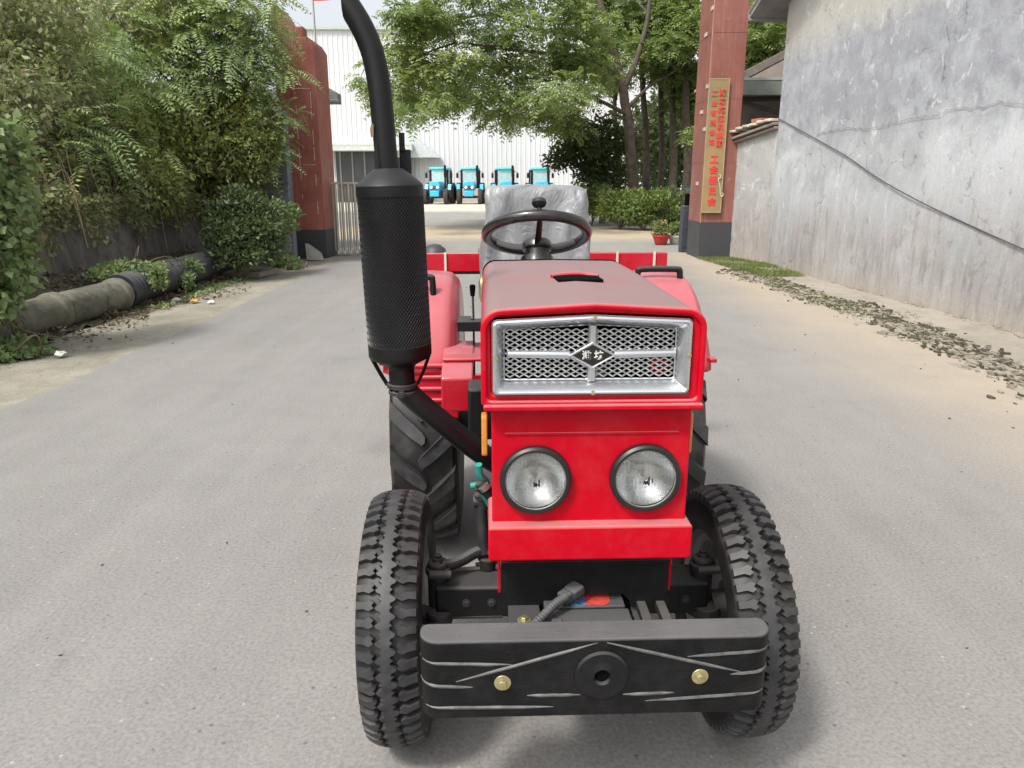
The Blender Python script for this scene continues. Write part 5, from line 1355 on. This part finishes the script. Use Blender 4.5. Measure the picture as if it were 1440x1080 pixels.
# --- hedge shrubs
LH = leaf_mat('hedge_leaves', (.06, .10, .03), (.25, .34, .10), (.38, .43, .10), tr=.3, acc=.1, scale=1.2)
hg = 'hedge shrubs under the grove'
hs = [(832, 300, 27.5, .95, .75, 'tall green hedge shrub nearest the grey seat cover', LH), (872, 306, 25.6, .85, .62, 'broad bright green hedge shrub below the big trunk', LH),
      (905, 309, 25.0, .85, .60, 'rounded dark-based hedge shrub in the middle of the hedge', LH), (938, 305, 25.4, .7, .60, 'pale grey-green hedge shrub nearest the dark cabinet', leaf_mat('pale_shrub', (.06, .085, .045), (.17, .22, .11), (.25, .28, .12), tr=.3, scale=1.5))]
for i, (u, v, Y, rx, rz, label, lm) in enumerate(hs):
    rg = np.random.default_rng(40+i); p = px(u, v, Y); base = (p[0], Y, 0); t = thing_plant('hedge_shrub', label, 'shrub', base, hg)
    cl = [((p[0]+rg.normal()*rx*.45, Y+rg.normal()*.3, .45+rg.random()*rz*1.05), (rx*.42, .42, .32)) for k in range(12)]
    C, D = sample_clumps(rg, cl, 5200, .4); C[:, 2] = np.maximum(C[:, 2], .03); V, F = leaves(rg, C, D, .10, .05, .8, -.1); npobj('foliage', loc_np(V, base), F, lm, t)
    limbs([([base, (base[0]+rg.normal()*.3, Y, .5), c], .025, .008) for c, r_ in cl[:6]], t, base, BARK, 'stem')

# --- pots
def pot(loc, r_, h, mat, label, lcol, fl, seed):
    t = empty('flower_pot', loc); tag(t, label, 'flower pot', None); b = MB()
    b.lathe([(.0001, 0), (r_*.62, 0), (r_*.75, h*.1), (r_, h*.75), (r_*1.1, h*.8), (r_*1.1, h), (r_*.98, h), (r_*.92, h*.82), (.0001, h*.8)], 28); obj('pot', b, mat, t, smooth=40)
    rg = np.random.default_rng(seed); C, D = sample_clumps(rg, [((0, 0, h+.16), (r_*1.1, r_*1.1, .16))], 420, .5); V, F = leaves(rg, C, D, .09, .035, .7, -.3); npobj('plant', V, F, lcol, t)
    if fl:
        C, D = sample_clumps(rg, [((0, 0, h+.2), (r_, r_, .16))], 60, .2); V, F = leaves(rg, C, D, .05, .04, 1, 0); tag(npobj('flower', V, F, fl, t), kind='stuff')
q = gq(929, 344); pot((q.x, q.y, 0), .20, .25, surf('red_pot', (.42, .035, .03), .35), 'round red flower pot with a small flowering plant in front of the hedge', LH, surf('pink_flower', (.65, .30, .22), .6), 51)
q = gq(948, 343); pot((q.x+.02, q.y, 0), .17, .22, surf('white_pot', (.5, .47, .42), .5), 'pale flower pot with a low plant right beside the red one', LH, None, 52)

# --- left bank greenery -------------------------------------------------
LA = leaf_mat('ailanthus_leaves', (.18, .26, .11), (.42, .53, .23), (.62, .66, .20), tr=.35, acc=.10, scale=.9)
LB = leaf_mat('shrub_leaves', (.14, .18, .06), (.38, .43, .14), (.64, .62, .14), tr=.3, acc=.12, dead=.10, scale=1.1)
LC = leaf_mat('creeper_leaves', (.12, .18, .075), (.32, .42, .19), (.46, .52, .18), tr=.3, acc=.08, dead=.04, scale=2.0)
LDk = leaf_mat('bush_leaves', (.04, .06, .028), (.13, .175, .075), (.22, .26, .08), tr=.2, acc=.03, scale=1.5)
LV = leaf_mat('vine_curtain', (.17, .185, .095), (.36, .38, .20), (.50, .50, .16), tr=.35, acc=.08, dead=.16, scale=.9)
def bankz(x, y): return hb(x, y)
def pX(u, v, X):
    q = at(u, v, 1.0)-Vector((0, 0, CH)); t = X/q.x; return (X, q.y*t, CH+q.z*t)
def shrub(name, label, cat, spots, n, kind, mat, seed, base=None, group=None, stems=6, Ln=.5, K=8, ll=.13, lw=.035, ls=.07, lwid=.035, shell=.5, down=.3, droop=.5):
    """spots: (u, v, Y, rx, ry, rz)"""
    rg = np.random.default_rng(seed); cl = []
    for (u, v, Y, rx, ry, rz) in spots:
        if base is None or base[0] < -5.75:
            X = -5.35-.12*Y/3+rg.normal()*.12-max(0, (250-v))*.0035; q = pX(u, v, X)
            if q[1] > 14.7: q = px(u, v, 14.4+rg.normal()*.2)
            k = q[1]/Y; cl.append((q, (rx*k, ry*k, rz*k)))
        else: cl.append((px(u, v, Y), (rx, ry, rz)))
    ctr = np.mean([c for c, r_ in cl], 0)
    if base is None:
        bx = min(-6.0, ctr[0]-.5); base = (bx, ctr[1]+.3, bankz(bx, ctr[1]+.3)-.1)
    t = thing_plant(name, label, cat, tuple(base), group)
    C, D = sample_clumps(rg, cl, n, shell); C[:, 2] = np.maximum(C[:, 2], .03)
    if kind == 'f': V, F = fronds(rg, C, D, Ln, K, ll, lw, droop, .7)
    else: V, F = leaves(rg, C, D, ls, lwid, .8, down)
    npobj('foliage', loc_np(V, base), F, mat, t)
    ps = []
    for k in range(stems):
        c, r_ = cl[rg.integers(len(cl))]; e = Vector(c)+Vector(rg.normal(size=3))*Vector(r_).length*.35; s_ = Vector(base)+Vector((rg.normal()*.2, rg.normal()*.3, 0))
        ps.append(([tuple(s_), tuple(s_.lerp(e, .5)+Vector((rg.normal()*.12, rg.normal()*.12, .25))), tuple(e)], .016, .004))
    if ps: limbs(ps, t, base, STEM, 'stem')
    return t
# brownish-green curtain of vines covering the whole bank (nobody could count it)
rg = np.random.default_rng(60); parts = []
n = 52000; Yv = rg.uniform(3.5, 16.6, n); dv = rg.random(n)**.9*4.2-.12
Xv = -5.62-dv*.85+.35*np.sin(Yv*1.7)*.6+.22*np.sin(Yv*4.1+dv*3)
Zv = np.array([bankz(min(-5.72, x), y) for x, y in zip(Xv, Yv)])+rg.random(n)*.34-.05
edge = rg.random(n) < .13
Xv[edge] = -5.60+.10*rg.random(edge.sum()); Zv[edge] = 1.32-.62*rg.random(edge.sum())**2*(.5+.5*np.sin(Yv[edge]*2.6)**2)
C = np.stack([Xv, Yv, Zv], 1); D = nrmz(np.stack([np.full(n, .8), np.full(n, -.4), np.full(n, .1)], 1))
V, F = leaves(rg, C, D, .085, .042, .7, .5); parts.append((V, F))
vc = npobj('vine_curtain', *merge(parts), LV); tag(vc, 'tangled dull green and brown vines covering the whole left bank', 'vines', kind='stuff')
# dry hanging stems
b = MB(); rr_ = random.Random(4)
for k in range(260):
    y = rr_.uniform(5, 15.5); x = -5.55-rr_.random()*2.6; z = hb(min(x, -5.75), y)+rr_.uniform(.2, .7); L0 = rr_.uniform(.4, 1.3)
    p0 = Vector((x, y, z)); p1 = p0+Vector((.25*rr_.random(), rr_.uniform(-.5, .5), .1)); p2 = p1+Vector((.15, rr_.uniform(-.2, .2), -L0))
    b.tube(smooth_path([p0, p1, p2], 4), .004+.004*rr_.random(), 4, caps=False)
ds = obj('dry_twigs', b, STEM); tag(ds, 'dry brown twigs hanging among the vines of the left bank', 'twigs', kind='stuff')
# individual plants
bg = 'feathery-leaved saplings on the left bank'
shrub('feathery_sapling', 'feathery light green sapling overhanging the bank in the upper left of the photo', 'sapling', [(150, 90, 9.2, .75, .6, .45), (215, 100, 9.4, .7, .6, .4), (90, 70, 9.0, .7, .5, .4), (250, 120, 9.6, .5, .5, .4), (180, 140, 9.2, .5, .5, .35), (120, 40, 9.4, .6, .6, .4)], 260, 'f', LA, 71, group=bg, Ln=.72, K=13, ll=.145, lw=.038)
shrub('feathery_sapling', 'drooping feathery sapling left of and above the stained retaining wall', 'sapling', [(60, 170, 8.4, .45, .5, .35), (120, 190, 8.6, .5, .5, .35), (190, 215, 9.0, .4, .4, .3), (150, 165, 8.9, .4, .4, .3)], 110, 'f', LA, 72, group=bg, Ln=.66, K=12, ll=.135, lw=.036)
shrub('feathery_sapling', 'tall feathery sapling reaching the top of the frame at the middle of the bank', 'sapling', [(300, 60, 11.0, .8, .6, .5), (325, 40, 11.6, .7, .6, .45), (270, 30, 10.8, .7, .6, .4), (340, 90, 12.0, .5, .5, .35), (320, 100, 11.4, .6, .6, .4), (300, -20, 11, .9, .8, .5), (335, -10, 12, .6, .6, .4)], 330, 'f', LA, 73, group=bg, Ln=.75, K=13, ll=.15, lw=.042)
shrub('feathery_sapling', 'feathery sapling hanging in front of the top of the dark red pillar', 'sapling', [(368, 75, 13.6, .45, .4, .3), (400, 100, 14.0, .28, .3, .16), (358, 110, 13.8, .5, .4, .3), (365, 35, 13.6, .4, .4, .25), (345, 60, 13.5, .5, .4, .35), (345, 20, 13.5, .5, .4, .35)], 210, 'f', LA, 74, base=(-6.6, 14.2, hb(-6.6, 14.2)-.1), group=bg, Ln=.50, K=11, ll=.12, lw=.036)
shrub('feathery_sapling', 'low feathery sapling spilling over the grey rendered wall toward the dark red pillar', 'sapling', [(385, 165, 14.2, .5, .5, .3), (415, 165, 14.5, .25, .3, .16), (360, 170, 14.0, .5, .5, .35), (400, 195, 14.4, .25, .3, .14), (375, 215, 14.3, .4, .4, .25)], 120, 'f', LA, 75, base=(-6.4, 14.6, hb(-6.4, 14.6)-.1), group=bg, Ln=.42, K=10, ll=.11, lw=.034)
yg = 'yellow-green shrubs on the left bank'
shrub('leafy_shrub', 'yellow-green leafy shrub tumbling over the middle of the retaining wall', 'shrub', [(240, 200, 9.8, .6, .5, .5), (200, 250, 9.5, .5, .4, .35), (270, 240, 10.3, .5, .4, .4), (230, 160, 9.8, .5, .5, .4), (290, 200, 10.8, .5, .5, .4), (225, 275, 9.7, .35, .3, .25)], 10500, 'l', LB, 81, group=yg, ls=.10, lwid=.042)
shrub('leafy_shrub', 'tall olive leafy shrub against the grey rendered wall left of the dark red pillar', 'shrub', [(340, 160, 12.8, .6, .5, .5), (320, 210, 12.3, .6, .5, .5), (350, 220, 13.0, .5, .5, .4), (300, 250, 11.8, .5, .4, .4), (335, 270, 12.4, .5, .4, .35), (365, 190, 13.6, .4, .4, .4), (305, 285, 11.8, .4, .35, .3)], 11500, 'l', LB, 82, group=yg, ls=.10, lwid=.042)
shrub('leafy_shrub', 'dull olive leafy shrub at the top left of the bank', 'shrub', [(40, 60, 9.8, .8, .6, .6), (20, 130, 8.8, .7, .5, .5), (80, 120, 9.2, .6, .5, .4), (60, 10, 10.2, .9, .7, .5), (150, 10, 10.4, .9, .7, .5), (10, 10, 10, .8, .7, .5)], 9500, 'l', LV, 83, group=yg, ls=.09, lwid=.04)
shrub('leafy_shrub', 'olive leafy shrub along the top of the bank under the upper edge of the photo', 'shrub', [(230, 20, 11.4, .9, .7, .5), (210, 60, 10.8, .8, .6, .5), (290, 150, 11.0, .6, .5, .5), (260, 80, 11, .7, .6, .5), (330, 130, 12, .7, .6, .5), (250, -30, 12, 1, .8, .5)], 9500, 'l', LB, 84, group=yg, ls=.09, lwid=.038)
shrub('creeper_mound', 'bright creeper mound with broad leaves at the left edge of the photo', 'creeper', [(-25, 240, 6.7, .30, .5, .45), (-10, 300, 6.7, .28, .5, .4), (-15, 350, 6.6, .38, .5, .35), (-8, 380, 6.9, .28, .4, .28), (-40, 200, 6.6, .4, .5, .4), (-50, 300, 6.5, .45, .5, .5), (-30, 410, 6.5, .35, .4, .3), (-8, 210, 6.9, .2, .4, .25)], 8500, 'l', LC, 85, base=(-5.3, 6.8, .2), ls=.085, lwid=.058, down=.6)
shrub('round_bush', 'dense dark round bush on the verge in front of the grey rendered wall', 'bush', [(345, 320, 12.3, .62, .5, .42), (320, 335, 12.0, .4, .4, .35), (370, 330, 12.6, .45, .4, .35), (340, 360, 12.0, .45, .4, .22), (350, 285, 12.5, .3, .4, .22), (312, 300, 12.2, .28, .3, .22), (385, 300, 12.9, .22, .3, .2), (330, 275, 12.4, .2, .3, .2), (375, 355, 12.4, .25, .3, .15)], 12000, 'l', LDk, 86, base=(-4.85, 12.3, 0), ls=.075, lwid=.035, down=0, shell=.8, stems=10)
shrub('round_bush', 'small brighter green bush beside the dark round bush, against the block wall', 'bush', [(390, 310, 14.2, .38, .35, .3), (400, 300, 14.4, .28, .3, .22), (372, 300, 13.9, .35, .3, .3)], 4200, 'l', LC, 87, base=(-4.75, 14.2, 0), ls=.07, lwid=.035, down=0)
shrub('creeper_mound', 'green creeper spread over the black ribbed pipe', 'creeper', [(170, 376, 9.7, .30, .4, .07), (200, 379, 9.9, .26, .35, .08), (222, 388, 9.6, .12, .16, .14), (150, 384, 9.4, .22, .3, .06), (262, 376, 11.1, .22, .3, .10), (248, 372, 10.9, .26, .3, .07), (262, 395, 10.6, .08, .16, .12)], 5200, 'l', LC, 88, base=(-5.0, 9.6, .3), ls=.055, lwid=.04, down=.1, stems=4)
shrub('creeper_mound', 'low dark weeds at the foot of the mossy pipe in the left corner', 'weeds', [(10, 500, 6.6, .30, .28, .10), (25, 490, 6.8, .22, .2, .09), (-20, 505, 6.5, .3, .3, .14), (40, 508, 6.6, .14, .15, .05)], 2600, 'l', LC, 89, base=(-4.6, 6.6, 0), ls=.06, lwid=.045, down=.1, stems=2)
shrub('creeper_mound', 'bright yellow-green weed tuft by the broken slab near the dark red pillar', 'weeds', [(405, 372, 14.0, .25, .2, .12), (395, 366, 14.2, .2, .2, .12), (412, 380, 13.7, .15, .15, .08)], 900, 'l', LA, 90, base=(-4.2, 13.9, 0), ls=.08, lwid=.045, down=-.3, stems=2)
# weeds and leaf litter on the ledge and verge
rg = np.random.default_rng(91); n = 9000
Y = rg.uniform(5.5, 15, n); X = -4.62-rg.random(n)**1.3*1.05+.0*Y; keep = (np.sin(Y*2.1)+np.sin(Y*5.3+X*4)+rg.normal(size=n)*.8) > -.2
X, Y = X[keep], Y[keep]; Z = np.array([hl(x, y) for x, y in zip(X, Y)])+.005
C = np.stack([X, Y, Z], 1); V, F = leaves(rg, C, nrmz(rg.normal(size=C.shape)*[1, 1, .25]), .06, .03, .3, -.05)
LL = leaf_mat('dead_leaf', (.07, .055, .035), (.24, .19, .12), (.30, .26, .18), tr=.1, dead=.2, scale=3)
o = npobj('leaf_litter', V, F, LL); tag(o, 'dry leaf litter between the pipes and the retaining wall', 'leaf litter', kind='stuff')
n = 1700; Y = rg.uniform(6.0, 14, n); X = -4.55+rg.random(n)**1.8*.75*(.6+.4*np.sin(Y*1.9)); cl_ = (np.exp(-((Y-9.6)/1.3)**2)+.25) > rg.random(n)*1.0
C = np.stack([X, Y, np.full(n, .006)], 1)[cl_]; V, F = leaves(rg, C, nrmz(rg.normal(size=C.shape)*[1, 1, .12]), .05, .028, .15, -.05)
o = npobj('leaf_litter', V, F, LL); tag(o, 'scattered dry leaves on the left verge around the yellow wrapper', 'leaf litter', kind='stuff')
n = 120; C = np.stack([rg.uniform(-3.4, 3.9, n), rg.uniform(2, 15, n), np.full(n, .005)], 1); V, F = leaves(rg, C, nrmz(rg.normal(size=C.shape)*[1, 1, .08]), .022, .012, .1, 0)
o = npobj('grit', V, F, surf('grit_brown', (.07, .06, .045), .9)); tag(o, 'sparse brown grit and leaf bits on the road', 'grit', kind='stuff')
n = 3600; Y = rg.uniform(9.2, 13.2, n); X = -4.72+rg.random(n)**1.6*.42; C = np.stack([X, Y, np.full(n, .01)], 1); C = C[(np.sin(Y*3)+np.sin(X*14)+rg.normal(size=n)*.6) > .1]
V, F = leaves(rg, C, nrmz(rg.normal(size=C.shape)*[1, 1, .5]), .045, .03, .3, -.3); o = npobj('ground_cover', V, F, LC); tag(o, 'low green weeds along the foot of the pipes', 'weeds', kind='stuff')
# grass by the right pillar
def grass(name, label, x0, x1, y0, y1, n, h, seed, mat, fx=None):
    rg = np.random.default_rng(seed); X = rg.uniform(x0, x1, n); Y = rg.uniform(y0, y1, n)
    k = (np.sin(X*6+Y*2)+np.sin(Y*5)+rg.normal(size=n)*.9) > -.5
    if fx is not None: k &= fx(X, Y)
    X, Y = X[k], Y[k]; C = np.stack([X, Y, np.zeros(len(X))], 1); D = np.tile([0, 0, 1.0], (len(X), 1)); V, F = leaves(rg, C, D, h, .012, .35, -1.2)
    o = npobj(name, V, F, mat); tag(o, label, 'grass', kind='stuff')
LG = leaf_mat('grass_blades', (.08, .11, .035), (.24, .29, .10), (.38, .36, .18), tr=.3, acc=.10, scale=3)
grass('grass', 'patch of short grass at the foot of the brown pillar and low wall', 3.75, 4.9, 12.4, 15.6, 13000, .055, 95, LG, lambda X, Y: X > 3.80+(15.6-Y)*.10)
grass('grass', 'thin weeds between the dried mud plates on the right verge', 3.95, 4.35, 8.5, 13.0, 1500, .035, 96, LG)

# ============================================================ LIGHT, SKY, CAMERA
w = bpy.data.worlds.new('World'); SC.world = w; w.use_nodes = True; nt = w.node_tree
bg_ = nt.nodes['Background']; sky = nt.nodes.new('ShaderNodeTexSky'); sky.sky_type = 'NISHITA'; sky.sun_disc = False
SEL, SAZ = R(54), R(-140)     # azimuth measured clockwise from +Y
sky.sun_elevation = SEL; sky.sun_rotation = SAZ; sky.air_density = 1.2; sky.dust_density = 4.0; sky.ozone_density = 1.0
hs_ = nt.nodes.new('ShaderNodeHueSaturation'); hs_.inputs['Saturation'].default_value = .27; hs_.inputs['Value'].default_value = 1.0
lk(nt, sky.outputs[0], hs_.inputs['Color']); lk(nt, hs_.outputs[0], bg_.inputs[0]); bg_.inputs[1].default_value = .15
sl = bpy.data.lights.new('sun', 'SUN'); sl.energy = 1.9; sl.angle = R(8); sl.color = (1, .95, .87)
so = bpy.data.objects.new('sun', sl); COL.objects.link(so)
dvec = Vector((math.sin(SAZ)*math.cos(SEL), math.cos(SAZ)*math.cos(SEL), math.sin(SEL)))
so.rotation_euler = dvec.to_track_quat('Z', 'Y').to_euler()
cam = bpy.data.cameras.new('camera'); co = bpy.data.objects.new('camera', cam); COL.objects.link(co)
cam.sensor_fit = 'HORIZONTAL'; cam.sensor_width = 36; cam.lens = CF/1440*36; cam.clip_start = .05; cam.clip_end = 2000
co.location = (0, 0, CH); co.rotation_euler = (R(90)-CP, 0, 0); SC.camera = co
SC.view_settings.view_transform = 'Standard'; SC.view_settings.look = 'None'; SC.view_settings.exposure = .68; SC.view_settings.gamma = 1
SC.cycles.max_bounces = 8; SC.cycles.transparent_max_bounces = 8; SC.cycles.use_denoising = True
